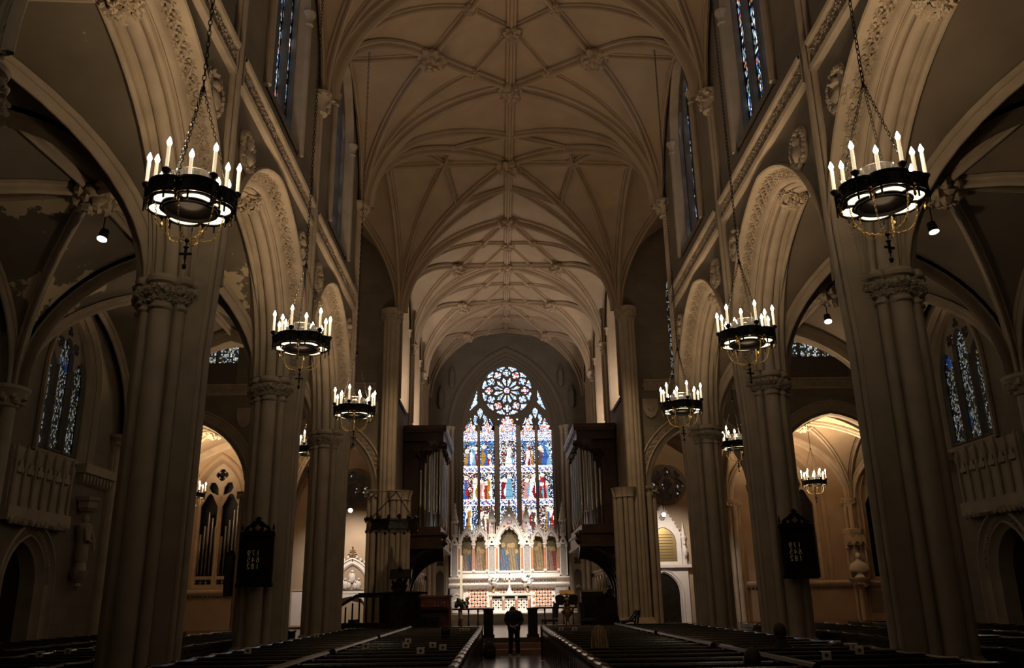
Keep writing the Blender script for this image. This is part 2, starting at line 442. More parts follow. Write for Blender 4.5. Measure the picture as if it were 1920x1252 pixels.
def vault_bay(y0, L, big=False, zl=17.75):
    root = None; web = MB(); W = XS; mid = L/2; ribs = []; bosses = []
    zl2 = ZR if big else zl
    for sx in (-1, 1):
        for ye, sg in ((0, 1), (L, -1)):
            C = (sx*W, ye, ZS); A = (0, ye, ZR); Mm = (0, mid, ZR)
            if not big:
                Lb = (sx*2.48, mid, zl); Wl = (sx*W, mid, zl-.15); mm = Vector(A).lerp(Vector(Lb), .5)
                tops = poly_sub([A, mm, Lb, Wl], 6)
                web.grid([arc(C, t) for t in tops])
                k = poly_sub([A, Lb], 6); web.grid([k, poly_sub([A, Mm], 6)])
                ribs += [(arc(C, Lb), .22, .2), (arc(C, mm), .13, .13), (arc(C, Wl), .16, .14), ([A, Lb], .22, .2), ([mm, Mm], .13, .13)]
                bosses.append((mm-Vector((0, 0, .08)), .19))
                if sg == 1: ribs.append(([Wl, Lb], .16, .15)); bosses.append((Vector(Lb)-Vector((0, 0, .12)), .40))
            else:
                T1 = (sx*2.6, mid, ZR); Wl = (sx*W, mid, ZR-.1); R1 = (0, ye+sg*.30*L, ZR)
                tops = poly_sub([A, R1, Mm, T1, Wl], 6)
                web.grid([arc(C, t) for t in tops])
                dg = arc(C, Mm, 14); D = dg[10]
                ribs += [(dg, .24, .22), (arc(C, R1), .2, .18), (arc(C, T1), .2, .18), (arc(C, Wl), .3, .26), ([R1, D], .13, .13), ([T1, D], .13, .13)]
                bosses += [(D, .17), (R1, .18)]
                if sg == 1: ribs.append(([Wl, T1], .2, .2)); ribs.append(([T1, Mm], .2, .2)); bosses.append((T1, .28))
            if sg == 1: ribs.append((arc(C, A), .34 if not big else .42, .3))
    root = S(web.build('ceiling', 'plaster', None, True)); root.location = (0, y0, 0)
    for p, w, d in ribs: rib(p, w, d, root)
    rg = MB()
    for off in (-.1, 0, .1): rg.tube([(off, 0, ZR-.14-(.06 if off == 0 else 0)), (off, L, ZR-.14-(.06 if off == 0 else 0))], .055, 8)
    rg.box(-.16, .16, 0, L, ZR-.12, ZR+.05); rg.build('ridge_rib', 'plaster', root)
    i = 0
    for c, r in bosses+[((0, 0, ZR-.22), .38), ((0, mid, ZR-.22), .44 if big else .27)]: boss(c, r, root, seed=i); i += 1
    return root
nb = vault_bay(YP[1], YP[2]-YP[1])
copy_tree(nb).location = (0, YP[2], 0); vault_bay(YP[0], YP[1]-YP[0])
vault_bay(YP[3], YC-YP[3], True)
cb = vault_bay(YCH[0], YCH[1]-YCH[0], False, 17.5)
for y in YCH[1:3]: copy_tree(cb).location = (0, y, 0)
# transept arms
for sx in (-1, 1):
    web = MB(); ribs = []
    for x0, x1 in ((XS, 11.3), (11.3, 17.6)):
        xm = (x0+x1)/2; ym = (YP[3]+YC)/2
        for xe in (x0, x1):
            for ye in (YP[3], YC):
                C = (sx*xe, ye, ZS); A = (sx*xe, ym, ZR); B = (sx*xm, ym, ZR); Wl = (sx*xm, ye, ZR-.2)
                web.grid([arc(C, t) for t in poly_sub([A, B, Wl], 8)]); ribs += [arc(C, B), arc(C, A)]
    r0 = S(web.build('ceiling', 'plaster', None, True))
    for p in ribs: rib(p, .22, .2, r0)
    for xm in (8.13, 14.45): boss((sx*xm, (YP[3]+YC)/2, ZR-.1), .36, r0)
# aisle and chapel vaults
def low_vault(x0, x1, y0, y1, zs, zt, m, mr, spot_boss=True):
    web = MB(); ribs = []; xm = (x0+x1)/2; ym = (y0+y1)/2
    for xe in (x0, x1):
        for ye in (y0, y1):
            C = (xe, ye, zs); A = (xm, ye, zt-.1); B = (xm, ym, zt); Wl = (xe, ym, zt-.15)
            web.grid([arc(C, t, 12, math.radians(72)) for t in poly_sub([A, B, Wl], 8)])
            ribs += [(arc(C, B, 12, math.radians(72)), .2, .18), (arc(C, A, 12, math.radians(72)), .26, .26), (arc(C, Wl, 12, math.radians(72)), .2, .16)]
    for e in ((x0, ym), (x1, ym), (xm, y0), (xm, y1)): ribs.append(([(e[0], e[1], zt-.13), (xm, ym, zt)], .18, .16))
    r0 = S(web.build('ceiling', m, None, True))
    for p, w_, d in ribs: rib(p, w_, d, r0, mr)
    boss((xm, ym, zt-.12), .42, r0, mr, seed=5)
    return r0
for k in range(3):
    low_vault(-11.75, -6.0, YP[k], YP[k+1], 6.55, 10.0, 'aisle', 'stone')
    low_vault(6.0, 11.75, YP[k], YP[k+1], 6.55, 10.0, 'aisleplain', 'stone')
for sx in (-1, 1):
    for xa, xb in ((5.6, 10.9), (10.9, 17.2), (17.2, 23.5)):
        low_vault(sx*xa, sx*xb, 36.9, 43.0, 6.3, 9.7, 'plaster', 'stone')

# ---- nave arcades
AP = [(.50, .0), (.50, -.07), (.47, -.11), (.43, -.09), (.41, -.02), (.40, .03), (.385, .10), (.35, .165), (.28, .205), (.20, .225), (.155, .24), (.125, .27), (.125, .31), (.165, .34), (.165, .37), (.12, .355), (.075, .375), (.055, .42), (.075, .465), (.12, .475), (.14, .49), (.10, .50), (.055, .49), (.01, .52), (-.01, .57),
      (-.015, .64), (.01, .69), (.055, .71), (.12, .70), (.14, .72), (.10, .74), (.06, .78), (.06, .84), (.10, .88), (.17, .88), (.17, .92), (.13, .95), (.13, 1.0), (.2, 1.04), (.3, 1.08), (.38, 1.16), (.48, 1.2)]
AA, AH, AZ = 2.63, 3.05, 6.62
def nave_wall(sx):
    side = 'left' if sx < 0 else 'right'
    wl = MB()
    for k in range(3):
        y0, y1 = YP[k], YP[k+1]; ym = (y0+y1)/2
        out = arch(AA, AH, .48)
        low = [(y0, AZ)]+[(max(y0, min(y1, ym+u)), AZ+z) for u, z in out]+[(y1, AZ)]
        mf = lambda u, v, w: (sx*(XW+w), u, v)
        wl.prism([(y0, 10.6)]+low+[(y1, 10.6)], mf, 0.0, None)
        wl.prism([(y0, 10.6)]+low+[(y1, 10.6)], mf, 1.2, None)
        win = lancet(ym, 11.75, 15.3, 1.32, 2.3, 10)
        wl.prism([(y0, 10.5), (y1, 10.5), (y1, 19), (y0, 19)], mf, 0.0, None, [win])
        wl.prism([(y0, 10.5), (y1, 10.5), (y1, 19), (y0, 19)], mf, 0.9, None)
    wl.box(sx*XW if sx > 0 else -6.3, 6.3 if sx > 0 else -XW, YP[3], YP[3]+.5, 6.9, 18.6)
    root = S(wl.build('wall_'+side, 'wall'))
    for k in range(3):
        y0, y1 = YP[k], YP[k+1]; ym = (y0+y1)/2
        mf = lambda u, v, w: (sx*(XW+w), ym+u, v)
        m1 = MB(); loft_arch(m1, AA, AH, AP, mf, AZ); m1.build('arch_moulding', 'stone', root, True)
        fb = MB(); band_on_arch(fb, AA, AH, .345, .145, mf, AZ, .30, rnd, .13, .08); fb.build('foliage_band', 'stone', root, True)
        bo = MB(); top = sqrt(((AA*AA+AH*AH)/(2*AA))**2-((AA*AA+AH*AH)/(2*AA)-AA)**2)+AZ
        for i in range(46):
            q = Vector((rnd.gauss(0, 1), rnd.gauss(0, 1), -abs(rnd.gauss(0, 1)))).normalized()
            bo.leaf((sx*(XW+.6)+.24*q.x, ym+.30*q.y, top+.02+.22*q.z), q.orthogonal().normalized(), q.cross(q.orthogonal()).normalized(), q, .11, .07, rnd)
        bo.ball((sx*(XW+.6), ym, top+.02), .22, 10)
        bo.build('boss', 'stone', root, True)
        # string course with a carved band
        sc = MB(); a = y0+.2; e = y1-.2
        prof = [(0, 10.42), (-.10, 10.46), (-.12, 10.54), (-.06, 10.6), (-.05, 10.62), (-.05, 10.9), (-.14, 10.94), (-.16, 11.0), (-.10, 11.06), (0, 11.1)]
        sc.grid([[(sx*(XW+w), yy, z) for w, z in prof] for yy in (a, e)]); sc.box(sx*XW-.12, sx*XW+.12, a-.02, a, 10.44, 11.06); sc.box(sx*XW-.12, sx*XW+.12, e, e+.02, 10.44, 11.06)
        so = sc.build('string_course', 'stone', root)
        fb = MB(); vine(fb, [(sx*(XW-.05), a, 10.76), (sx*(XW-.05), e, 10.76)], (0, 0, 1), (-sx, 0, 0), .27, rnd, .15, .06); fb.build('foliage_band', 'stone', so, True)
        # window reveal, tracery and shafts
        rv = MB(); loft_arch(rv, 1.20, 2.1, [(.24, -.02), (.24, -.08), (.18, -.1), (.14, -.02), (.12, .0), (.0, .2)], mf, 15.3, 11.6, 10)
        rv.grid([[(sx*(XW+w), ym-1.45, z), (sx*(XW+w), ym+1.45, z)] for w, z in ((-.04, 11.5), (.22, 11.8))])
        for s2 in (-1, 1): rv.tube([mf(s2*1.42, 11.5, -.06), mf(s2*1.42, 15.3, -.06)], .085, 8); rv.lathe([(.08, -.3), (.12, -.25), (.09, -.2), (.11, -.05), (.17, .05), (.17, .1)], mf(s2*1.42, 15.3, -.06), 10)
        rv.build('window_reveal', 'stone', root, True)
        make_light_window('window_%d' % (k+1 if sx < 0 else k+4), lambda u, v, w: (sx*(XW+.2+w), ym+u, v), 1.24, 11.75, 15.3, 2.15, 3, 'cool', .055, k > 0)
    # medallions in the spandrels
    for yk in YP[1:]:
        for dy in (-.95, .95):
            if yk > 25 and dy > 0: continue
            md = MB(); c = (sx*XW, yk+dy, 9.55)
            out = foil(0, 0, .42, 4, 7, PI/4, .72)
            md.prism(out, lambda u, v, w: (c[0]-sx*w, c[1]+u, c[2]+v), 0, .05)
            for i in range(22):
                a = 2*PI*i/22; md.lump((c[0]-sx*.06, c[1]+.34*cos(a), c[2]+.34*sin(a)), .055, rnd, 5, 3, .3)
            md.lump((c[0]-sx*.06, c[1], c[2]+.12), .10, rnd, 8, 5, .12); md.lump((c[0]-sx*.06, c[1], c[2]-.12), .17, rnd, 8, 5, .2, (.6, 1, .9))
            md.build('carved_medallion', 'stone', root, True)
    return root

# ---- windows
def cool(rr):
    def f(x, y):
        r = rr.random()
        if r < .42: return (0, 0, 0) if r < .3 else (.02, .03, .04)
        if r < .72: k = rr.uniform(.12, .5); return (k*.62, k*.82, k)
        if r < .82: k = rr.uniform(.5, 1.0); return (k*.85, k*.95, k)
        if r < .92: k = rr.uniform(.1, .5); return (.04*k, .22*k, .9*k)
        return rr.choice([(.45, .05, .03), (.25, .12, .03), (.02, .12, .16)])
    return f
def grisaille(rr):
    spots = [(rr.uniform(-1, 1), rr.uniform(5.9, 8.4), rr.uniform(.12, .24), rr.choice([(.25, .015, .015), (.02, .08, .35), (.02, .06, .2), (.12, .08, .03)])) for i in range(3)]
    def f(x, y):
        r = rr.random()
        for sx_, sy_, q, c in spots:
            if (x-sx_)**2+((y-sy_)*.7)**2 < q*q and r < .7:
                k = rr.uniform(.3, 1.0); return tuple(k*v for v in c)
        if r < .56: return (.008, .009, .01)
        k = rr.uniform(.08, .42); return (k*.9, k*.95, k*.92) if r < .93 else (k*.5, k*.4, k*.12)
    return f
def make_light_window(name, mf, a, z0, zs_, h, nl, kind, cell, shown=True, mat_='glass', base=None):
    """pointed window: stone frame plate with lancet lights, one pane per light"""
    rr = random.Random(hash(name) % 1000 + nl); rr.seed(name)
    lw = 2*a/nl; holes = []; lights = []
    outer = lancet(0, z0, zs_, a+.02, h+.02, 10)
    for i in range(nl):
        cx = -a+lw*(i+.5); off = abs(cx)/a
        zt = zs_+h*(.42 if nl > 1 else .3)*(1-off)
        lights.append(lancet(cx, z0+.06, zt, lw*.5-.045, lw*.7, 6))
    holes = list(lights)
    if nl == 3:
        for s2 in (-1, 1): holes.append(foil(s2*lw*.5, zs_+h*.60, lw*.24, 4, 5, PI/4))
        holes.append(foil(0, zs_+h*.82, lw*.2, 3, 5, PI/2))
    elif nl == 2: holes.append(foil(0, zs_+h*.66, lw*.27, 4, 6, PI/4))
    fr = MB(); fr.prism(outer, mf, -.06, .06, holes)
    root = S(fr.build(name, 'lead'))
    for i in range(nl-1):
        mu = MB(); cx = -a+lw*(i+1); mu.tube([mf(cx, z0, -.07), mf(cx, zs_+h*.25, -.07)], .045, 6); mu.build('mullion', 'lead', root)
    gl = []
    fn = cool(rr) if kind == 'cool' else grisaille(rr)
    for q in holes:
        mb, cc = mosaic(q, cell, fn, lambda u, v, w: mf(u, v, .09), rr, .16, cell*1.7 if kind == 'cool' else cell*1.1)
        if mb.f: mb.build('pane', mat_, root, colors=cc)
    return root
WALLS = {}
for sx in (-1, 1): WALLS[sx] = nave_wall(sx)

# wall shafts with corbel capitals (nave piers) ------------------------------------------------
def wall_shaft(sx, y, z1=ZS, x=5.06, wide=1.0, name='trim_1'):
    mb = MB()
    prof = [(x+.11, 0), (x+.10, 5.4), (x, 7.4), (x, z1-.3)]
    mb.prism([(x+.4, 0)]+prof+[(x+.4, z1+.1)], lambda u, v, w: (sx*u, y+w, v), -.19*wide, .19*wide)
    for dy in (-.15, 0, .15): mb.tube([(sx*(q-(0 if dy else .03)), y+dy*wide, z) for q, z in prof], (.05 if dy else .075)*wide, 10)
    o = S(mb.build(name, 'stone', None, True))
    x -= .06; c = MB(); c.lathe([(.16, -.45), (.2, -.42), (.16, -.38), (.18, -.2), (.30, .02), (.34, .04), (.34, .12), (.28, .14)], (sx*(x+.05), y, z1), 12)
    for i in range(26):
        a = rnd.uniform(0, 2*PI); zz = rnd.uniform(-.26, .02); q = .21+.12*(zz+.26)/.28
        c.lump((sx*(x+.05)+q*cos(a), y+q*sin(a), z1+zz), .07, rnd, 6, 3, .4)
    c.build('capital', 'stone', o, True)
    return o
n = 3
for sx in (-1, 1):
    for y in YP[1:]: wall_shaft(sx, y, name='trim_%d' % n); n += 1
    for y in YCH[1:3]: wall_shaft(sx, y, x=4.98, wide=.8, name='trim_%d' % n); n += 1

# ---- aisle outer walls
def aisle_wall(sx):
    mf = lambda u, v, w: (sx*(12.0+w), u, v)
    wl = MB(); hs = []
    for k in range(3):
        ym = (YP[k]+YP[k+1])/2; hs.append(lancet(ym, 5.45, 7.4, 1.36, 1.95, 8))
    dy = 21.3
    door = lancet(dy, .0, 2.2, .95, 1.15, 8)
    outer = [(4, 0), (dy-.95, 0)]+door[1:-1]+[(dy+.95, 0), (YP[3]+.4, 0), (YP[3]+.4, 10.4), (4, 10.4)]
    wl.prism(outer, mf, 0, None, hs)
    root = S(wl.build('wall_left' if sx < 0 else 'wall_right', 'wall'))
    back = MB(); back.prism([(4, -.1), (26, -.1), (26, 10.4), (4, 10.4)], mf, 1.0, None); back.build('outer_face', 'wall', root)
    for k in range(3):
        ym = (YP[k]+YP[k+1])/2
        mf2 = lambda u, v, w: (sx*(12.0+w), ym+u, v)
        rv = MB(); loft_arch(rv, 1.22, 1.8, [(.3, -.02), (.3, -.1), (.24, -.12), (.2, -.04), (.16, .0), (.1, .12), (.05, .1), (.0, .3)], mf2, 7.4, 5.4, 10)
        rv.grid([[mf2(-1.5, z, w), mf2(1.5, z, w)] for z, w in ((5.35, -.08), (5.42, -.1), (5.6, .3))])
        rv.build('window_reveal', 'stone', root, True)
        if k > 0: make_light_window('window_%d' % (6+k+(2 if sx > 0 else 0)), lambda u, v, w: (sx*(12.3+w), ym+u, v), 1.22, 5.6, 7.4, 1.8, 3, 'grisaille', .05, mat_='glassdim')
    # door case with carved band
    mf3 = lambda u, v, w: (sx*(12.0+w), dy+u, v)
    dm = MB(); loft_arch(dm, .80, 1.0, [(.5, 0), (.5, -.14), (.44, -.16), (.4, -.06), (.38, -.04), (.2, .0), (.18, -.05), (.14, -.06), (.1, .02), (.05, .08), (0, .12), (0, .6)], mf3, 2.2, 0, 10)
    do = dm.build('door_case', 'stone', root, True)
    fb = MB(); vine(fb, [mf3(u, 2.2+z, -.03) for u, z in arch(.8, 1.0, .29, 10)], None, (-sx, 0, 0), .17, rnd, .1, .05); fb.build('foliage_band', 'stone', do, True)
    dd = MB(); dd.prism(lancet(dy, 0, 2.2, .86, 1.05, 8), mf, .5, .56); S(dd.build('door_1' if sx < 0 else 'door_2', 'wood'))
    # carved screen between door and window, corbel table, side cornice
    cs = MB()
    cs.box(min(sx*11.78, sx*12), max(sx*11.78, sx*12), dy-1.45, dy+1.5, 3.62, 3.95)
    for i in range(14): cs.lump((sx*11.8, dy-1.3+.2*i, 3.62), .1, rnd, 6, 4, .2)
    cs.box(min(sx*11.9, sx*12), max(sx*11.9, sx*12), dy-1.4, dy+1.45, 3.95, 5.35)
    for i in range(7):
        yy = dy-1.3+.45*i; cs.tube([(sx*11.86, yy, 3.95), (sx*11.86, yy, 5.0)], .05, 6); cs.lathe([(.07, 0), (.09, .1), (.0, .45)], (sx*11.86, yy, 5.0), 6)
        if i < 6: cs.prism(foil(yy+.225, 4.85, .17, 3, 5, PI/2), lambda u, v, w: (sx*(11.88-w), u, v), 0, .04)
    cs.build('carved_screen', 'stone', root, True)
    ct = MB(); ct.box(min(sx*11.7, sx*12), max(sx*11.7, sx*12), 23.1, 25.0, 5.15, 5.4)
    for i in range(9): ct.prism([(23.2+.2*i, 5.15), (23.36+.2*i, 5.15), (23.28+.2*i, 4.88)], mf, -.2, 0)
    ct.build('corbel_table', 'stone', root)
    n_ = MB(); n_.box(min(sx*11.9, sx*12), max(sx*11.9, sx*12), 4, 25.4, 10.0, 10.4); n_.build('cornice', 'stone', root)
    # responds
    for yk in YP[1:]:
        rs = MB()
        for ddy, dx, r in ((0, -.22, .17), (-.27, -.08, .12), (.27, -.08, .12)): rs.tube([(sx*(12+dx), yk+ddy, 0), (sx*(12+dx), yk+ddy, 6.3)], r, 12)
        rs.box(min(sx*11.9, sx*12.02), max(sx*11.9, sx*12.02), yk-.42, yk+.42, 0, 6.5)
        ro = rs.build('respond', 'stone', root, True)
        cp = MB(); cp.lathe([(.26, 0), (.3, .03), (.26, .07), (.32, .2), (.44, .36), (.48, .4), (.48, .47), (.42, .5)], (sx*11.85, yk, 6.05), 14, sy=1.15)
        for i in range(34):
            a = rnd.uniform(0, 2*PI); zz = rnd.uniform(.12, .36); q = .28+.4*(zz-.1)
            cp.lump((sx*11.85+q*cos(a), yk+1.15*q*sin(a), 6.05+zz), .085, rnd, 6, 3, .4)
        cp.build('capital', 'stone', ro, True)
    return root
for sx in (-1, 1): WALLS[sx*2] = aisle_wall(sx)

# transverse walls: transept west side over the aisle arch, and the far gable
for sx in (-1, 1):
    wl = MB(); mf = lambda u, v, w: (sx*u, YP[3]+w, v)
    pts = arch(2.75, 3.1, 0, 10)
    wl.prism([(6.1, 6.6)]+[(8.9+u, 6.6+z) for u, z in pts]+[(11.75, 6.6), (18, 6.6), (18, 18.7), (6.1, 18.7)], mf, .25, .6)
    wl.box(min(sx*12, sx*18), max(sx*12, sx*18), YP[3]+.25, YP[3]+.6, 0, 6.6)
    ro = S(wl.build('wall_left_transept' if sx < 0 else 'wall_right_transept', 'wall'))
    am = MB(); loft_arch(am, 2.75, 3.0, [(.35, -.02), (.3, -.1), (.2, -.06), (.12, -.16), (.0, -.1), (0, .6)], lambda u, v, w: (sx*(8.9+u), YP[3]+.25+w, v), 6.6); am.build('arch_moulding', 'stone', ro, True)
    g = MB(); g.box(min(sx*17.7, sx*18), max(sx*17.7, sx*18), YP[3], YC+.6, 0, 18.7); g.build('gable_wall', 'wall', ro)
# ---- transept east wall with two arches a side
TY = 36.45
def east_transept(sx):
    left = sx < 0
    a1 = (8.15, 2.2, 2.75, 6.2); a2 = (14.1, 2.75, 3.1, 6.2)
    mf = lambda u, v, w: (sx*u, TY+w, v)
    wl = MB(); low = [(5.0, 0)]
    for cx, a, h, z in (a1, a2): low += [(cx-a, 0)]+[(cx+u, z+q) for u, q in arch(a, h, 0, 10)]+[(cx+a, 0)]
    hs = [lancet(13.6, 11.5, 15.0, 1.5, 2.0, 8), lancet(8.15, 11.0, 15.0, .95, 1.5, 8)]
    if left: hs = hs[:1]
    wl.prism([(5.0, 18.7)]+low+[(18, 0), (18, 18.7)], mf, 0, .7, hs)
    root = S(wl.build('wall_left_east' if left else 'wall_right_east', 'wall'))
    for cx, a, h, z in (a1, a2):
        am = MB(); mf2 = lambda u, v, w: (sx*(cx+u), TY+w, v)
        loft_arch(am, a-.06, h-.05, [(.66, 0), (.66, -.08), (.6, -.1), (.56, -.03), (.3, -.02), (.26, -.06), (.2, -.02), (.16, .05), (.1, .0), (.05, .08), (.0, .15), (.0, .7)], mf2, z, None, 10)
        ao = am.build('arch_moulding', 'stone', root, True)
        fb = MB(); vine(fb, [mf2(u, z+q, -.02) for u, q in arch(a-.06, h-.05, .43, 10)], None, (0, -1, 0), .2, rnd, .13, .05); fb.build('foliage_band', 'stone', ao, True)
        for s2 in (-1, 1):
            sh = MB(); xx = sx*(cx+s2*(a+.12))
            for dx, dy, r in ((0, -.1, .13), (-.22, -.02, .09), (.22, -.02, .09)): sh.tube([(xx+dx, TY+dy, 0), (xx+dx, TY+dy, z-.3)], r, 10)
            sh.lathe([(.3, -.4), (.33, -.36), (.3, -.3), (.32, -.2), (.42, -.06), (.45, -.04), (.45, .02)], (xx, TY, z), 12, sy=.6)
            for i in range(22):
                aa = rnd.uniform(PI, 2*PI); zz = rnd.uniform(-.26, -.05); sh.lump((xx+.37*cos(aa), TY+.22*sin(aa), z+zz), .07, rnd, 6, 3, .4)
            sh.build('jamb_shafts', 'stone', root, True)
    fz = MB()
    fz.grid([[mf(u, z, w) for z, w in ((10.4, 0), (10.42, -.09), (10.5, -.1), (10.54, -.03), (10.8, -.03), (10.84, -.12), (10.92, -.12), (10.95, 0))] for u in (5.9, 17.7)])
    fo = fz.build('frieze', 'stone', root)
    fb = MB(); vine(fb, [mf(5.9, 10.67, -.03), mf(17.7, 10.67, -.03)], (0, 0, 1), (0, -1, 0), .22, rnd, .2, .05); fb.build('foliage_band', 'stone', fo, True)
    for u, v in ((6.15, 9.65), (11.6, 9.45)):
        sh = MB(); sh.prism([(-.34, .4), (-.34, -.05), (-.2, -.35), (0, -.48), (.2, -.35), (.34, -.05), (.34, .4)], lambda a, b2, w: mf(u+a, v+b2, -w), 0, .07)
        sh.prism(foil(0, 0, .16, 4, 5), lambda a, b2, w: mf(u+a, v+b2, -w), .07, .1); sh.build('carved_shield', 'stone', root)
    make_light_window('window_%d' % (11 if left else 12), lambda u, v, w: (sx*(13.6+u), TY+.25+w, v), 1.5, 11.9, 15.0, 2.0, 3, 'grisaille', .07, mat_='glass')
    if not left: make_light_window('window_13', lambda u, v, w: (sx*(8.15+u), TY+.25+w, v), .95, 11.0, 15.0, 1.5, 2, 'grisaille', .07, mat_='glassdim')
    bp = MB(); bp.box(min(sx*12.1, sx*15.1), max(sx*12.1, sx*15.1), TY-.05, TY+.2, 10.95, 11.85)
    for i in range(6): bp.prism(foil(12.35+.5*i, 11.4, .24, 4, 6, PI/4), lambda u, v, w: mf(u, v, -w), .05, .09)
    bp.build('blind_panel', 'lead', root)
    return root
for sx in (-1, 1): WALLS[sx*3] = east_transept(sx)

# crossing piers: tall clustered shafts that carry the chancel arch ------------------------------
def crossing_pier(sx):
    root = empty('crossing_pier', (sx*5.26, 36.2, .5), 0, 'tall clustered stone crossing pier %s' % ('behind the dark pulpit' if sx < 0 else 'behind the curved folding chair'), 'pier', 'crossing piers')
    sf = MB(); core = MB()
    for dx, dy, r in [(-.22, -.12, .11), (-.06, -.22, .12), (.12, -.2, .10), (.25, -.1, .11), (0, 0, .24)]:
        sf.tube([(sx*dx, dy, .35), (sx*dx, dy, ZS-.9)], r, 12)
    for dx, dy, r, zt in [(.30, -.36, .13, 5.3), (.52, -.34, .09, 5.3), (.74, -.2, .14, 5.3), (.92, -.1, .08, 5.3)]:
        sf.tube([(-sx*dx, dy, .35), (-sx*dx, dy, zt)], r, 12); sf.lathe([(r, zt-.1), (r*1.3, zt-.06), (r*1.15, zt), (r*1.9, zt+.25), (r*2, zt+.32)], (-sx*dx, dy, 0), 12)
    sf.box(-.27, .27, -.05, .5, 0, ZS-.4); sf.box(min(0, -sx*.95), max(0, -sx*.95), -.1, .5, 0, 5.5)
    sf.build('shaft', 'stone', root, True)
    bs = MB(); bs.lathe([(.9, 0), (.9, .12), (.86, .16), (.8, .3), (.76, .36), (.72, .42)], (-sx*.3, 0, 0), 20, sy=.7); bs.build('base', 'stone', root, True)
    cp = MB(); cp.lathe([(.36, -.5), (.40, -.45), (.36, -.4), (.38, -.25), (.47, -.05), (.51, 0), (.51, .12), (.44, .16)], (0, 0, ZS-.5), 22, sy=.85)
    for i in range(60):
        a = rnd.uniform(0, 2*PI); zz = rnd.uniform(-.3, -.05); cp.lump((.43*cos(a), .37*sin(a), ZS-.5+zz), .08, rnd, 6, 3, .4)
    cp.build('capital', 'stone', root, True)
    return root
for sx in (-1, 1): crossing_pier(sx)

# ---- chancel walls: clerestory recesses lit from their sills
for sx in (-1, 1):
    mf = lambda u, v, w: (sx*(5.05+w), u, v)
    hs = [lancet(y0+2.75, 10.45, 14.6, 1.45, 2.2, 8) for y0 in YCH[:3]]
    wl = MB(); wl.prism([(36.9, 0), (53.3, 0), (53.3, 18.6), (36.9, 18.6)], mf, 0, None, hs)
    root = S(wl.build('wall_left_chancel' if sx < 0 else 'wall_right_chancel', 'wall'))
    bk = MB(); bk.prism([(36.9, 0), (53.3, 0), (53.3, 18.6), (36.9, 18.6)], mf, .36, .6); bk.build('recess_back', 'plaster', root)
    for y0 in YCH[:3]:
        rv = MB(); ym = y0+2.75
        mf2 = lambda u, v, w: (sx*(5.05+w), ym+u, v)
        loft_arch(rv, 1.25, 2.0, [(.3, -.03), (.25, -.08), (.2, 0), (.0, .37)], mf2, 14.6, 10.45, 8)
        rv.grid([[mf2(-1.5, z, w), mf2(1.5, z, w)] for z, w in ((10.25, -.06), (10.35, -.1), (10.45, -.02), (10.5, .37))])
        for s2 in (-1, 1): rv.tube([mf2(s2*1.62, 10.4, -.06), mf2(s2*1.62, 14.4, -.06)], .08, 8); rv.lathe([(.08, -.25), (.12, -.2), (.1, 0), (.17, .1), (.17, .15)], mf2(s2*1.62, 14.5, -.06), 8)
        rv.build('window_reveal', 'plaster', root, True)
    pn = MB()
    for i in range(7):
        for zz in (2.3, 4.6): pn.prism(lancet(44.2+1.35*i, zz-1.5, zz, .52, .6, 6)[::-1], mf, -.09, 0, [lancet(44.2+1.35*i, zz-1.4, zz-.05, .43, .5, 6)])
    pn.build('blind_arcade', 'stone', root)

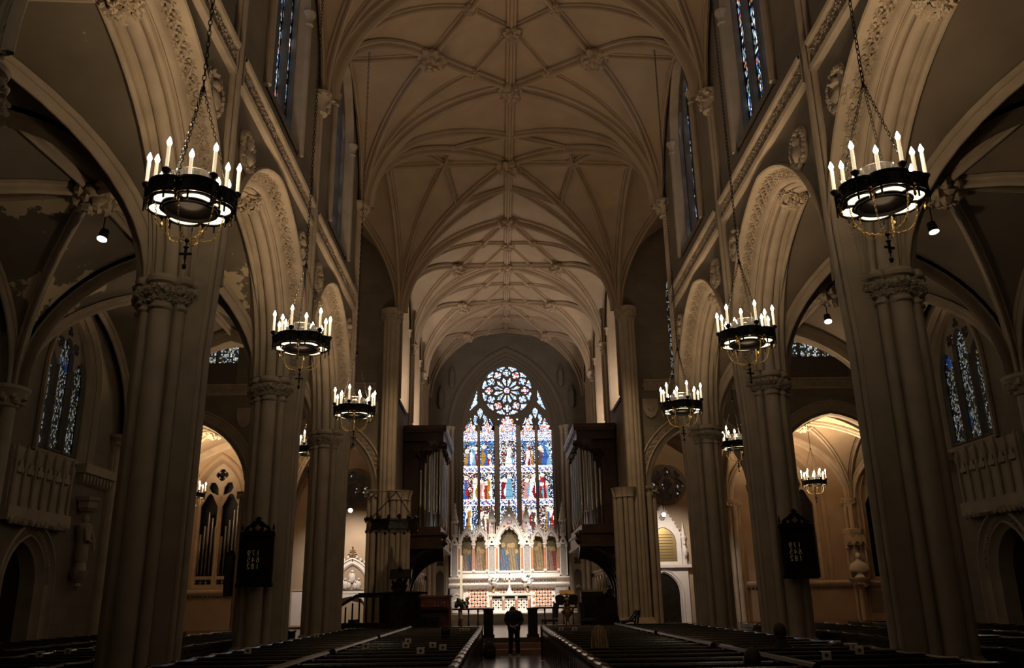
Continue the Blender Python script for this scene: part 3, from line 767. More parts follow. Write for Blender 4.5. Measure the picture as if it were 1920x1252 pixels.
# ---- chapels beyond the transept: back wall, side walls
CY = 43.0
def chapel(sx):
    left = sx < 0; mf = lambda u, v, w: (sx*u, CY+w, v)
    if left: wins = [(14.55, 1.05, 2.45, 6.6, 1.9)]
    else: wins = [(14.2, 1.25, 2.45, 6.3, 2.1), (19.2, 1.35, 2.45, 6.3, 2.1)]
    hs = [lancet(c, z0, z1, a+.2, h+.2, 8) for c, a, z0, z1, h in wins]
    wl = MB(); wl.prism([(5, 0), (24, 0), (24, 10), (5, 10)], mf, 0, None, hs); wl.box(min(sx*23.5, sx*24), max(sx*23.5, sx*24), 36.5, 43, 0, 10)
    root = S(wl.build('wall_left_back' if left else 'wall_right_back', M['plaster']))
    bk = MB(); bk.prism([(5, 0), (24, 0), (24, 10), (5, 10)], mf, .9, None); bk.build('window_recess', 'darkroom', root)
    sl = MB(); sl.grid([[mf(u, z, w) for z, w in ((2.05, 0), (2.08, -.1), (2.2, -.16), (2.28, -.16), (2.36, 0))] for u in (11.2, 23.4)])
    for i in range(60): sl.lump(mf(11.3+.2*i, 2.03, -.05), .05, rnd, 5, 3, .2)
    sl.build('sill_course', 'stone', root)
    for i, (c, a, z0, z1, h) in enumerate(wins):
        rv = MB(); mf2 = lambda u, v, w: (sx*(c+u), CY+w, v)
        loft_arch(rv, a, h, [(.42, 0), (.42, -.07), (.36, -.09), (.32, -.02), (.2, .0), (.14, -.04), (.1, .02), (0, .28)], mf2, z1, z0-.05, 8)
        rv.grid([[mf2(-a-.2, z0-.1, -.05), mf2(a+.2, z0-.1, -.05)], [mf2(-a-.2, z0+.05, .3), mf2(a+.2, z0+.05, .3)]])
        rv.build('window_reveal', 'plaster', root, True)
        mf3 = lambda u, v, w: (sx*(c+u), CY+.32+w, v)
        lw = a; out = lancet(0, z0, z1, a+.03, h+.03, 10)
        holes = []
        for s2 in (-1, 1):
            hd = [(s2*lw*.5-lw*.40, z0+.55 if left else z0+.05)]+[(s2*lw*.5+q[0], z1-.25+q[1]) for q in (lambda A: [(u*(1-.30*abs(sin(PI*2*t/(len(A)-1)))), z) for t, (u, z) in enumerate(A)])(arch(lw*.40, lw*.62, 0, 8))]+[(s2*lw*.5+lw*.40, z0+.55 if left else z0+.05)]
            holes.append(hd)
            holes.append([(s2*(.10+.02), z1+h*.16), (s2*.14, z1+h*.36), (s2*(.32), z1+h*.50), (s2*.52, z1+h*.50), (s2*.62, z1+h*.36), (s2*.50, z1+h*.25), (s2*.32, z1+h*.20)] if s2 > 0 else [(-.5, z1+h*.25), (-.62, z1+h*.36), (-.52, z1+h*.50), (-.32, z1+h*.50), (-.14, z1+h*.36), (-.12, z1+h*.16), (-.32, z1+h*.20)])
        holes.append(foil(0, z1+h*.70, a*.30, 4, 7, 0, .66))
        if left:
            for s2 in (-1, 1):
                for t in (-.27, 0, .27): holes.append(foil(s2*lw*.5+t, z0+.27, .16, 4, 5, PI/4))
        tr = MB(); tr.prism(out, mf3, -.08, .08, holes)
        wo = S(tr.build('window_%d' % (15+i if left else 16+i), 'stone'))
        mu = MB(); mu.tube([mf3(0, z0, -.1), mf3(0, z1+.3, -.1)], .06, 8); mu.build('mullion', 'stone', wo)
        gp = MB(); gp.prism([(p[0]*.98, p[1]) for p in out], mf3, .5 if left else .12, None); gp.build('pane', 'darkglass', wo)
    for u in (11.2, 17.0):
        rs = MB()
        for dx, dy, r in ((0, -.2, .13), (-.2, -.08, .09), (.2, -.08, .09)): rs.tube([mf(u+dx, 0, dy), mf(u+dx, 6.0, dy)], r, 10)
        rs.lathe([(.3, -.35), (.33, -.3), (.3, -.25), (.34, -.1), (.42, .02), (.42, .1)], mf(u, 6.2, 0), 12, sy=.8)
        for i in range(20):
            a = rnd.uniform(PI, 2*PI); rs.lump(mf(u+.36*cos(a), 6.15+rnd.uniform(-.15, .05), .27*sin(a)), .07, rnd, 6, 3, .4)
        rs.build('respond', 'stone', root, True)
    # wheel window, unlit, over the inner chapel
    rw = MB(); c = (7.9, 7.1); hs = [foil(c[0]+.62*cos(PI*k/4), c[1]+.62*sin(PI*k/4), .25, 4, 5) for k in range(8)]+[foil(c[0], c[1], .28, 6, 5)]
    rw.prism([(c[0]+1.0*cos(2*PI*k/28), c[1]+1.0*sin(2*PI*k/28)) for k in range(28)], mf, -.1, -.02, hs)
    wo = S(rw.build('window_%d' % (18 if left else 19), 'lead'))
    rr = random.Random(4); g, cc = mosaic([(c[0]+.95*cos(2*PI*k/28), c[1]+.95*sin(2*PI*k/28)) for k in range(28)], .09, lambda x, y: (.5, .48, .42) if rr.random() < .07 else (.004, .004, .005), lambda u, v, w: mf(u, v, -.015), rr, .2)
    g.build('pane', 'glassdim', wo, colors=cc)
    return root
for sx in (-1, 1): WALLS[sx*4] = chapel(sx)

# ---- east wall and great window
EY = 53.1
def east_wall():
    EK = .972; mf = lambda u, v, w: (u*EK-.014, EY+w, 1.7+(v-1.7)*EK)
    a, h, zs_ = 2.95, 4.55, 12.3; z0 = 5.3
    wl = MB(); wl.prism([(-5.2, 0), (5.2, 0), (5.2, 18.9), (-5.2, 18.9)], mf, 0, None, [lancet(0, z0, zs_, a+.62, h+.75, 12)])
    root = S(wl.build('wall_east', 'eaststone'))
    am = MB(); loft_arch(am, a, h, [(.95, 0), (.95, -.1), (.9, -.13), (.86, -.05), (.64, .0), (.6, -.05), (.54, -.05), (.5, .03), (.42, .1), (.34, .06), (.28, .14), (.2, .22), (.12, .18), (.06, .28), (0, .34), (0, .5)], mf, zs_, z0, 12)
    am.build('arch_moulding', 'lead', root, True)
    for s2 in (-1, 1):
        sh = MB()
        for u, w, r in ((3.85, -.12, .12), (4.65, -.1, .14), (4.95, -.2, .16), (3.55, .02, .09)): sh.tube([mf(s2*u, .95, w), mf(s2*u, 12.2, w)], r, 10); sh.lathe([(r, -.3), (r*1.4, -.25), (r, -.18), (r*1.3, 0), (r*1.9, .12), (r*1.9, .2)], mf(s2*u, 12.3, w), 10)
        sh.build('jamb_shafts', 'stone', root, True)
        pn = MB(); c = s2*4.28
        hs = [foil(c, 3.95, .26, 4, 6, PI/4), lancet(c, 1.2, 3.1, .26, .35, 6)]
        pn.prism([(c-.36, 1.0), (c+.36, 1.0), (c+.36, 4.4), (c-.36, 4.4)], mf, -.12, 0, hs); pn.build('blind_tracery', 'stone', root)
        for zz in (14.2, 15.6): 
            nn = MB(); nn.lathe([(.1, -.5), (.22, -.3), (.22, .5), (.0, 1.1)], mf(s2*(4.3-(zz-14.2)*.5), zz, -.1), 6); nn.build('pinnacle', 'lead', root)
    # tracery
    W1 = [(-2.40, .455), (-1.31, .465), (.04, .55), (1.36, .46), (2.47, .455)]
    LT = []
    for cx, hw in W1:
        top = 13.15 if abs(cx) < .3 else 12.75
        LT.append([(cx-hw, z0+.1), (cx-hw, top-.45), (cx-hw*.62, top-.42), (cx-hw*.78, top-.18), (cx-hw*.5, top-.02), (cx-hw*.28, top-.12), (cx-hw*.22, top+.12), (cx, top+.32), (cx+hw*.22, top+.12), (cx+hw*.28, top-.12), (cx+hw*.5, top-.02), (cx+hw*.78, top-.18), (cx+hw*.62, top-.42), (cx+hw, top-.45), (cx+hw, z0+.1)])
    RC = (.03, 14.98); holes = [('lancet', l) for l in LT]
    for k in range(12):
        t = PI/2+2*PI*k/12; e = Vector((cos(t), sin(t))); n_ = Vector((-sin(t), cos(t)))
        P = lambda r, s: (RC[0]+e.x*r+n_.x*s, RC[1]+e.y*r+n_.y*s)
        t2 = t+PI/12; e2 = Vector((cos(t2), sin(t2))); n2 = Vector((-sin(t2), cos(t2))); P2 = lambda r, s: (RC[0]+e2.x*r+n2.x*s, RC[1]+e2.y*r+n2.y*s)
        holes.append(('petal', [P2(.30, -.035), P2(.30, .035), P2(.62, .10), P2(.70, .135), P2(.78, .09), P2(.92, 0), P2(.78, -.09), P2(.70, -.135), P2(.62, -.10)]))
        c = P(1.20, 0); holes.append(('quatre', foil(c[0], c[1], .265, 4, 6, t, .66)))
        c2 = [P2(1.62, -.30), P2(1.66, 0), P2(1.62, .30), P2(1.50, .27), P2(1.42, .10), P2(1.30, 0), P2(1.42, -.10), P2(1.50, -.27)]
        holes.append(('rim', c2))
    holes.append(('hub', [(RC[0]+.2*cos(2*PI*k/12), RC[1]+.2*sin(2*PI*k/12)) for k in range(12)]))
    for s2 in (-1, 1):
        o_ = 0.06
        holes.append(('dag', [(o_+s2*2.03, 15.0), (o_+s2*1.98, 14.55), (o_+s2*2.08, 14.35), (o_+s2*1.95, 14.2), (o_+s2*2.1, 14.0), (o_+s2*2.55, 13.6), (o_+s2*2.32, 14.15), (o_+s2*2.27, 14.35), (o_+s2*2.18, 14.55)]))
        c = o_+s2*1.82
        holes.append(('dag', [(c, 13.85), (c-.17, 13.62), (c-.15, 13.4), (c, 13.05), (c+.15, 13.4), (c+.17, 13.62)]))
        for q in (-1, 1):
            holes.append(('dag', [(c+q*.22, 13.38), (c+q*.40, 13.32), (c+q*.46, 13.0), (c+q*.38, 12.75), (c+q*.22, 12.6), (c+q*.17, 12.72), (c+q*.26, 12.95), (c+q*.17, 13.15)]))
            holes.append(('dag', [(c+q*.60, 13.2), (c+q*.72, 12.95), (c+q*.86, 12.62), (c+q*.70, 12.75), (c+q*.60, 12.95)]))
        holes.append(('dag', [(o_+s2*.55, 13.08), (o_+s2*.72, 13.08), (o_+s2*.60, 12.88)]))
    holes.append(('dag', [(-.14, 16.7), (.2, 16.7), (.08, 16.78), (.03, 16.82), (-.05, 16.78)]))
    tr = MB(); mfw = lambda u, v, w: mf(u, v, w+.42)
    tr.prism(lancet(0, z0, zs_, a+.02, h+.02, 12), mfw, -.09, .09, [hh for _, hh in holes])
    win = S(tr.build('window_20', 'lead'))
    for x in (-1.86, -.68, .75, 1.915):
        mu = MB(); big = abs(x) < 1; mu.tube([mf(x, z0, .34), mf(x, 12.6, .34)], .13 if big else .06, 8); mu.build('mullion', 'stone', win)
    rg = MB(); rg.tube([mf(RC[0]+1.72*cos(2*PI*k/40), RC[1]+1.72*sin(2*PI*k/40), .33) for k in range(41)], .06, 6); rg.build('rose_ring', 'lead', win)
    for i, (kind, hh) in enumerate(holes):
        rr = random.Random(100+i)
        if kind == 'lancet':
            fn = scene_glass(sum(p[0] for p in hh)/len(hh), rr, i); cell = .052
        else:
            red = kind in ('quatre', 'hub') and i % 2
            def fn(x, y, rr=rr, red=red, kind=kind):
                r = rr.random()
                if red and r < .3: return (.6, .06, .04)
                if r < .16: return (.02, .03, .06)
                if r < .42: return (.22, .42, .78)
                k = rr.uniform(.7, 1.1); return (k*.86, k*.95, k)
            cell = .05
        mb, cc = mosaic(hh, cell, fn, lambda u, v, w: mf(u, v, .44), rr, .13)
        if mb.f: mb.build('pane', 'glass', win, colors=cc)
    for x0, hw in W1:
        bars = MB()
        for k in range(16): z = 5.9+k*.42; p0 = mf(x0-hw, z, .40); p1 = mf(x0+hw, z+.018, .425); bars.box(p0[0], p1[0], p0[1], p1[1], p0[2], p1[2])
        bars.build('glazing_bar', 'lead', win)
    return root
def scene_glass(cx, rr, idx):
    """three registers of robed figures under canopies, as coloured quarries"""
    pal = [(.40, .015, .015), (.20, .012, .02), (.03, .10, .36), (.9, .9, .92), (.9, .9, .92), (.95, .85, .75), (.38, .2, .03), (.10, .05, .03), (.16, .36, .52), (.52, .25, .22)]
    figs = []
    for z0, z1 in ((5.9, 7.42), (7.85, 9.5), (9.98, 11.5)):
        n = rr.choice([2, 3, 3]); 
        for k in range(n+2):
            fx = cx+rr.uniform(-.40, .40); top = z0+(z1-z0)*rr.uniform(.42, .92)
            figs.append((fx, top, z0, rr.uniform(.13, .24), rr.choice(pal), rr.choice(pal[:9])))
    tops = [(.02, .07, .26), (.20, .015, .015), (.015, .03, .12)]
    def f(x, z):
        r = rr.random(); j = rr.uniform(.65, 1.15)
        if abs(x-cx) > .47 and r < .8: return (.85*j, .9*j, j) if r < .55 else (.05, .12, .4)
        for b0, b1 in ((9.55, 9.98), (7.43, 7.85)):
            if b0 < z < b1:
                t = (z-b0)/(b1-b0)
                if t < .18 or t > .82: return (.9*j, .85*j, .75*j)
                return (.03, .08, .3) if (int((x-cx+5)/.11)+int(z/.12)) % 3 == 0 else ((.9*j, .93*j, j) if r < .8 else (.4, .05, .05))
        if z > 12.2: return (.9*j, .9*j, .88*j) if r < .5 else ((.5, .05, .04) if r < .75 else ((.5, .32, .06) if r < .85 else (.1, .3, .7)))
        if z > 11.62: return (.95*j, .93*j, .9*j) if r < .6 else ((.1, .25, .65) if r < .85 else (.4, .06, .05))
        if z > 11.25+.25*sin(x*9+idx*2) and r < (.6 if idx != 2 else .12): return (.05*j, .20*j, .50*j)
        for fx, top, zb, w_, c, c2 in figs:
            if zb <= z <= top+.13:
                dz = z-top
                if (x-fx)**2+(dz)**2 < .0085: return (.9*j, .68*j, .58*j)
                if (x-fx)**2+(dz)**2 < .020: return (.95*j, .9*j, .7*j)
                if dz < -.06 and abs(x-fx) < w_*(.55+.55*(top-z)/(top-zb+.01)):
                    return tuple(v*j for v in (c if (x-fx+w_*.3*sin(z*7)) < w_*.2 else c2))
        bg = tops[(idx+int(z/1.9)) % 3]
        if r < .40: return tuple(v*j*.7 for v in bg)
        if r < .66: return (.75*j, .82*j, .85*j)
        return (.015, .015, .02) if r < .9 else (.3, .2, .05)
    return f
WALLS[5] = east_wall()
# ------------------------------------------------------------------ nave piers
def plan(a):
    """outline of a clustered pier: four large and four small attached shafts on a core"""
    best = .30
    for k in range(8):
        t = k*PI/4+0; R, r = (.33, .165) if k % 2 == 0 else (.365, .085)
        d = a-t; s_ = R*sin(d)
        if abs(s_) < r and cos(d) > 0: best = max(best, R*cos(d)+sqrt(r*r-s_*s_))
    return best
def make_pier():
    root = empty('clustered_pier')
    b = MB(); b.lathe([(1.32, 0), (1.32, .25), (1.24, .3), (1.22, .5), (1.3, .55), (1.3, .62), (1.12, .7), (1.12, .78), (1.0, .84)], (0, 0, 0), 144, plan); b.build('base', 'stone', root, True)
    b = MB(); b.lathe([(1, .8), (1, 6.12)], (0, 0, 0), 160, plan); b.build('shaft', 'stone', root, True)
    b = MB(); b.lathe([(1.0, 6.05), (1.09, 6.08), (1.1, 6.11), (1.0, 6.15), (1.0, 6.25), (1.04, 6.42), (1.1, 6.46)], (0, 0, 0), 96, plan)
    rr = random.Random(2)
    for k in range(8):                        # upright leaves on each bell
        t = k*PI/4; c = (.33*cos(t), .33*sin(t)) if k % 2 == 0 else (.365*cos(t), .365*sin(t)); r = .18 if k % 2 == 0 else .10
        for i in range(8):
            a = t-1.4+2.8*i/7; b.leaf((c[0]+r*cos(a), c[1]+r*sin(a), 6.24), Vector((0, 0, 1)), Vector((-sin(a), cos(a), 0)), Vector((cos(a), sin(a), 0)), .07, .05, rr)
            for q in range(4):
                a2 = a+rr.uniform(-.2, .2); zz = rr.uniform(6.29, 6.41); b.leaf((c[0]+(r+.02)*cos(a2), c[1]+(r+.02)*sin(a2), zz), Vector((0, 0, 1)), Vector((-sin(a2), cos(a2), 0)), Vector((cos(a2), sin(a2), 0)), .06, .08, rr)
            b.lump((c[0]+(r+.055)*cos(a), c[1]+(r+.055)*sin(a), 6.37+rr.uniform(-.03, .03)), .05, rr, 6, 4, .3)
    b.build('capital', 'stone', root, True)
    b = MB(); b.lathe([(1.0, 6.45), (1.24, 6.49), (1.28, 6.54), (1.20, 6.57), (1.18, 6.61), (1.02, 6.63)], (0, 0, 0), 96, lambda a: .6*plan(a)+.4*.46); b.build('abacus', 'stone', root, True)
    return root
PIERLAB = {(-1, 1): 'nearest stone clustered pier on the left, behind the largest left chandelier', (-1, 2): 'clustered stone pier with the hymn board, beside the bust-less left aisle',
           (-1, 3): 'slender far stone pier next to the left crossing arch', (1, 1): 'nearest stone clustered pier on the right, below the largest right chandelier',
           (1, 2): 'right clustered stone pier carrying a dark hymn board', (1, 3): 'far right stone pier beside the white marble memorial'}
PIERLAB[(-1, 0)] = 'capital and pier cut off by the left edge of the picture'
PIERLAB[(-1, 2)] = 'left clustered stone pier carrying a dark hymn board'
pier0 = None
for sx in (-1, 1):
    for k in ((0, 1, 2, 3) if sx < 0 else (1, 2, 3)):
        if pier0 is None: pier0 = o = make_pier()
        else: o = copy_tree(pier0)
        o.location = (sx*((5.76 if sx < 0 else 5.84) if k == 1 else 5.72), YP[k], 0); tag(o, PIERLAB[(sx, k)], 'pier', 'nave arcade piers')

# ------------------------------------------------------------------ chandeliers
def lobe(a, n=6, r0=.50, amp=.045):
    return r0-amp+amp*2*abs(cos(a*n/2))**.6*.9
def chain(mb, path, link, r, flat=.35):
    """alternating oval links along a path"""
    P = [Vector(p) for p in path]; L = [0]
    for a, c in zip(P[:-1], P[1:]): L.append(L[-1]+(c-a).length)
    n = max(2, int(L[-1]/link)); k = 0
    def at(s):
        for i in range(len(L)-1):
            if s <= L[i+1] or i == len(L)-2: return P[i].lerp(P[i+1], (s-L[i])/max(1e-9, L[i+1]-L[i]))
    for i in range(n):
        c = at((i+.5)*L[-1]/n); t = (at(min(L[-1], (i+1)*L[-1]/n))-at(i*L[-1]/n)).normalized()
        s = t.orthogonal().normalized(); s2 = t.cross(s)
        q = (s+s2 if i % 2 else s-s2).normalized(); hw = link*flat; hl = link*.68
        pts = [c+t*hl*cos(2*PI*j/6)+q*hw*sin(2*PI*j/6) for j in range(7)]
        mb.tube(pts, r, 3, False)
def chand_parts(root, top, small=False):
    # drum
    d = MB(); N = 72; rows = []
    for q, z in ((1.0, -.10), (1.03, -.095), (1.03, -.07), (1.0, -.06), (1.0, .06), (1.04, .07), (1.04, .095), (.97, .10), (.95, .09), (.95, -.09), (1.0, -.10)):
        rows.append([(q*lobe(2*PI*k/N)*cos(2*PI*k/N), q*lobe(2*PI*k/N)*sin(2*PI*k/N), z) for k in range(N)])
    d.grid(rows, True)
    for k in range(24):                       # pierced tracery on the drum
        a = 2*PI*(k+.5)/24; r = lobe(a)*1.005; P = Vector((r*cos(a), r*sin(a), 0)); t = Vector((-sin(a), cos(a), 0))
        d.tube([P+t*.04*cos(2*PI*j/8)+Vector((0, 0, .04*sin(2*PI*j/8))) for j in range(9)], .007, 4, False)
    d.build('drum', 'iron', root, True)
    pl = MB(); N2 = 72; holes = []
    for k in range(6):
        am = 2*PI*k/6; q = []
        for j in range(11): a = am-.43+.86*j/10; R = .345+.02*sin(PI*j/10); q.append((R*cos(a), R*sin(a)))
        for j in range(15):
            a = am+.45-.90*j/14; R = (.36+(lobe(a)*.915-.36)*sin(PI*(j+1.2)/16.4)**.35); q.append((R*cos(a), R*sin(a)))
        holes.append(q)
    pl.prism([(lobe(2*PI*k/N2)*.98*cos(2*PI*k/N2), lobe(2*PI*k/N2)*.98*sin(2*PI*k/N2)) for k in range(N2)], lambda u, v, w: (u, v, w), -.125, -.105, holes)
    rows = [[(r*cos(2*PI*k/48), r*sin(2*PI*k/48), z) for k in range(48)] for r, z in ((.33, -.12), (.33, -.15), (.30, -.16), (.28, -.13), (.24, -.06), (.20, -.03), (.04, -.05))]
    pl.grid(rows, True); pl.lathe([(.05, -.02), (.09, -.05), (.05, -.09)], (0, 0, 0), 10); pl.build('centre_ring', 'iron', root, True)
    for k in range(6):
        g = MB(); q = holes[k]; g.prism(q, lambda u, v, w: (u, v, w), -.112, -.106); g.build('glass_pan', 'pan', root)
    # candles on two levels
    for k in range(12):
        a = 2*PI*k/12+.26; tall = k % 2 == 0; R = .53 if tall else .47; z0 = .12 if tall else .02; zt = .47 if tall else .34
        c = MB(); c.tube([(R*cos(a), R*sin(a), z0+.05), (R*cos(a), R*sin(a), zt)], .023, 8); co = c.build('candle', 'candle', root, True)
        h = MB(); h.lathe([(.012, -.2), (.015, z0-.02), (.05, z0+.02), (.055, z0+.045), (.03, z0+.05), (.024, z0+.07)], (R*cos(a), R*sin(a), 0), 10); h.build('drip_pan', 'iron', co, True)
        fl = MB(); fl.lathe([(.008, zt), (.024, zt+.02), (.032, zt+.05), (.02, zt+.085), (.003, zt+.125)], (R*cos(a), R*sin(a), 0), 8); fl.build('bulb', 'bulb', co, True)
    # clear bowl, pendants, swags, suspension
    bw = MB(); bw.lathe([(.06, .12), (.2, .14), (.27, .22), (.28, .32), (.25, .34), (.24, .24), (.05, .16)], (0, 0, 0), 20); bw.build('glass_bowl', 'clear', root, True)
    for k in range(6):
        a = 2*PI*k/6+PI/6; R = .50; pn = MB()
        pn.lathe([(.03, -.08), (.035, -.11), (.012, -.13), (.018, -.20), (.02, -.22), (.004, -.24)], (R*cos(a), R*sin(a), 0), 8); pn.build('pendant', 'brass', root, True)
        sw = MB(); A = Vector((.40*cos(a), .40*sin(a), -.11)); E_ = Vector((.02*cos(a), .02*sin(a), -.52))
        path = [A.lerp(E_, t)+Vector((cos(a), sin(a), 0))*.10*sin(PI*t)-Vector((0, 0, .13))*sin(PI*t) for t in [i/10 for i in range(11)]]
        chain(sw, path, .034, .0045, .32); sw.build('swag_chain', 'gilt', root)
    cr = MB(); cr.ball((0, 0, -.53), .03, 8); cr.tube([(0, 0, -.52), (0, 0, -.86)], .009, 6); cr.lathe([(.02, -.60), (.035, -.62), (.02, -.64)], (0, 0, 0), 8)
    cr.box(-.075, .075, -.012, .012, -.72, -.695); cr.box(-.014, .014, -.012, .012, -.78, -.64); cr.ball((0, 0, -.87), .028, 8, (1, 1, 1.4)); cr.build('pendant_cross', 'iron', root, True)
    sp = MB(); H = 1.55
    for k in range(3):
        a = 2*PI*k/3+.5; chain(sp, [(.47*cos(a), .47*sin(a), .1), (.02*cos(a), .02*sin(a), H)], .055, .0055)
        sp.tube([(.47*cos(a), .47*sin(a), .08), (.30*cos(a), .30*sin(a), .62)], .006, 4)
    sp.ball((0, 0, H), .04, 8); sp.lathe([(.01, H-.05), (.035, H), (.01, H+.08)], (0, 0, 0), 8); sp.build('suspension_chains', 'iron', root)
    lc = MB(); chain(lc, [(0, 0, H), (0, 0, top)], .085, .0075, .28); lc.build('long_chain', 'iron', root)
CH = [(-4.30, 9.55, 6.46, 'largest lit candle chandelier on the left, hanging before the near pier'), (4.30, 9.55, 6.46, 'largest lit candle chandelier on the right, near the aisle spotlight'),
      (-4.30, 15.62, 6.46, 'second lit candle chandelier in the left row'), (4.30, 15.62, 6.46, 'second lit candle chandelier in the right row'),
      (-4.30, 21.8, 6.46, 'third and farthest lit candle chandelier in the left nave row'), (4.30, 21.8, 6.46, 'third and farthest lit candle chandelier in the right nave row'),
      (7.50, 28.3, 6.55, 'lit chandelier seen between the two far right piers'), (-6.86, 28.3, 6.55, 'lit chandelier almost wholly hidden behind the left hymn board pier'), (13.95, 39.0, 6.6, 'small lit chandelier in the right chapel near the marble bust'), (-14.45, 39.0, 6.42, 'small lit chandelier in the left chapel before the organ pipes'),
      (-4.30, 3.45, 6.46, 'lit chandelier of the left row beside the camera, outside the picture'), (4.30, 3.45, 6.46, 'lit chandelier of the right row beside the camera, outside the picture')]
for i, (x, y, z, lab) in enumerate(CH):
    top = 9.6 if y > 38 else (17.9 if i < 6 else 18.2)
    if i < 6 or i > 9: top = 17.62
    root = empty('chandelier', (x, y, z), rnd.uniform(0, .5), lab, 'chandelier', 'candle chandeliers')
    if i in (0, 6, 8, 10): chand_parts(root, top-z); src = root
    else:
        for ch in list(src.children): copy_tree(ch, root)
    e = 1.0 if i < 6 else (1.2 if i < 8 else (9 if i < 10 else .45))
    lamp('candle_light', 'POINT', (x, y, z+.24), 185*e, WARM2, .12)
    lamp('pan_light', 'POINT', (x, y, z-.22), 2.5*e, WARM2, .2)
    if i < 8: lamp('bowl_uplight', 'SPOT', (x, y, z+.36), 130, WARM2, .12, (x*.55, y+1.0, 18.7), 88, .9)

# small spotlights and the single sconce candle
def spot(x, y, z, tgt, lab, pw, name='spotlight', size=.12):
    root = empty(name, (x, y, z), 0, lab, 'spotlight', 'small ceiling spotlights')
    d = (Vector(tgt)-Vector((x, y, z))).normalized(); m = d.to_track_quat('-Z', 'Y').to_matrix().to_4x4()
    b = MB(); b.lathe([(.05, .22), (.09, .2), (.10, 0), (.11, -.02), (.09, -.02)], (0, 0, 0), 14); o = b.build('housing', 'iron', root, True); o.matrix_local = m
    b = MB(); b.lathe([(.10, -.035), (.10, -.022)], (0, 0, 0), 14); o = b.build('lens', 'lampface', root); o.matrix_local = m
    b = MB(); b.tube([(0, 0, .2), (0, 0, .75)], .015, 6); b.build('stem', 'iron', root)
    if pw: lamp('spot_beam', 'SPOT', (x+d.x*.05, y+d.y*.05, z+d.z*.05), pw, WARM2, .06, tgt, 70, .7)
spot(-8.85, 16.55, 9.1, (-9.4, 14, 0), 'small round spotlight under the boss of the left aisle vault', 10)
spot(8.85, 16.55, 9.1, (9.6, 15, 0), 'small round spotlight just right of the largest right chandelier', 10)
spot(8.85, 22.7, 9.1, (8.0, 19, 0), 'small round spotlight under the boss of the right aisle vault', 10)
spot(-7.45, 40.0, 5.75, (-7.2, 38, 5.2), 'small white spotlight above the carved tomb at left', 0)
spot(7.1, 40.0, 5.35, (7.0, 38, 4.9), 'small white spotlight above the marble memorial at right', 0)
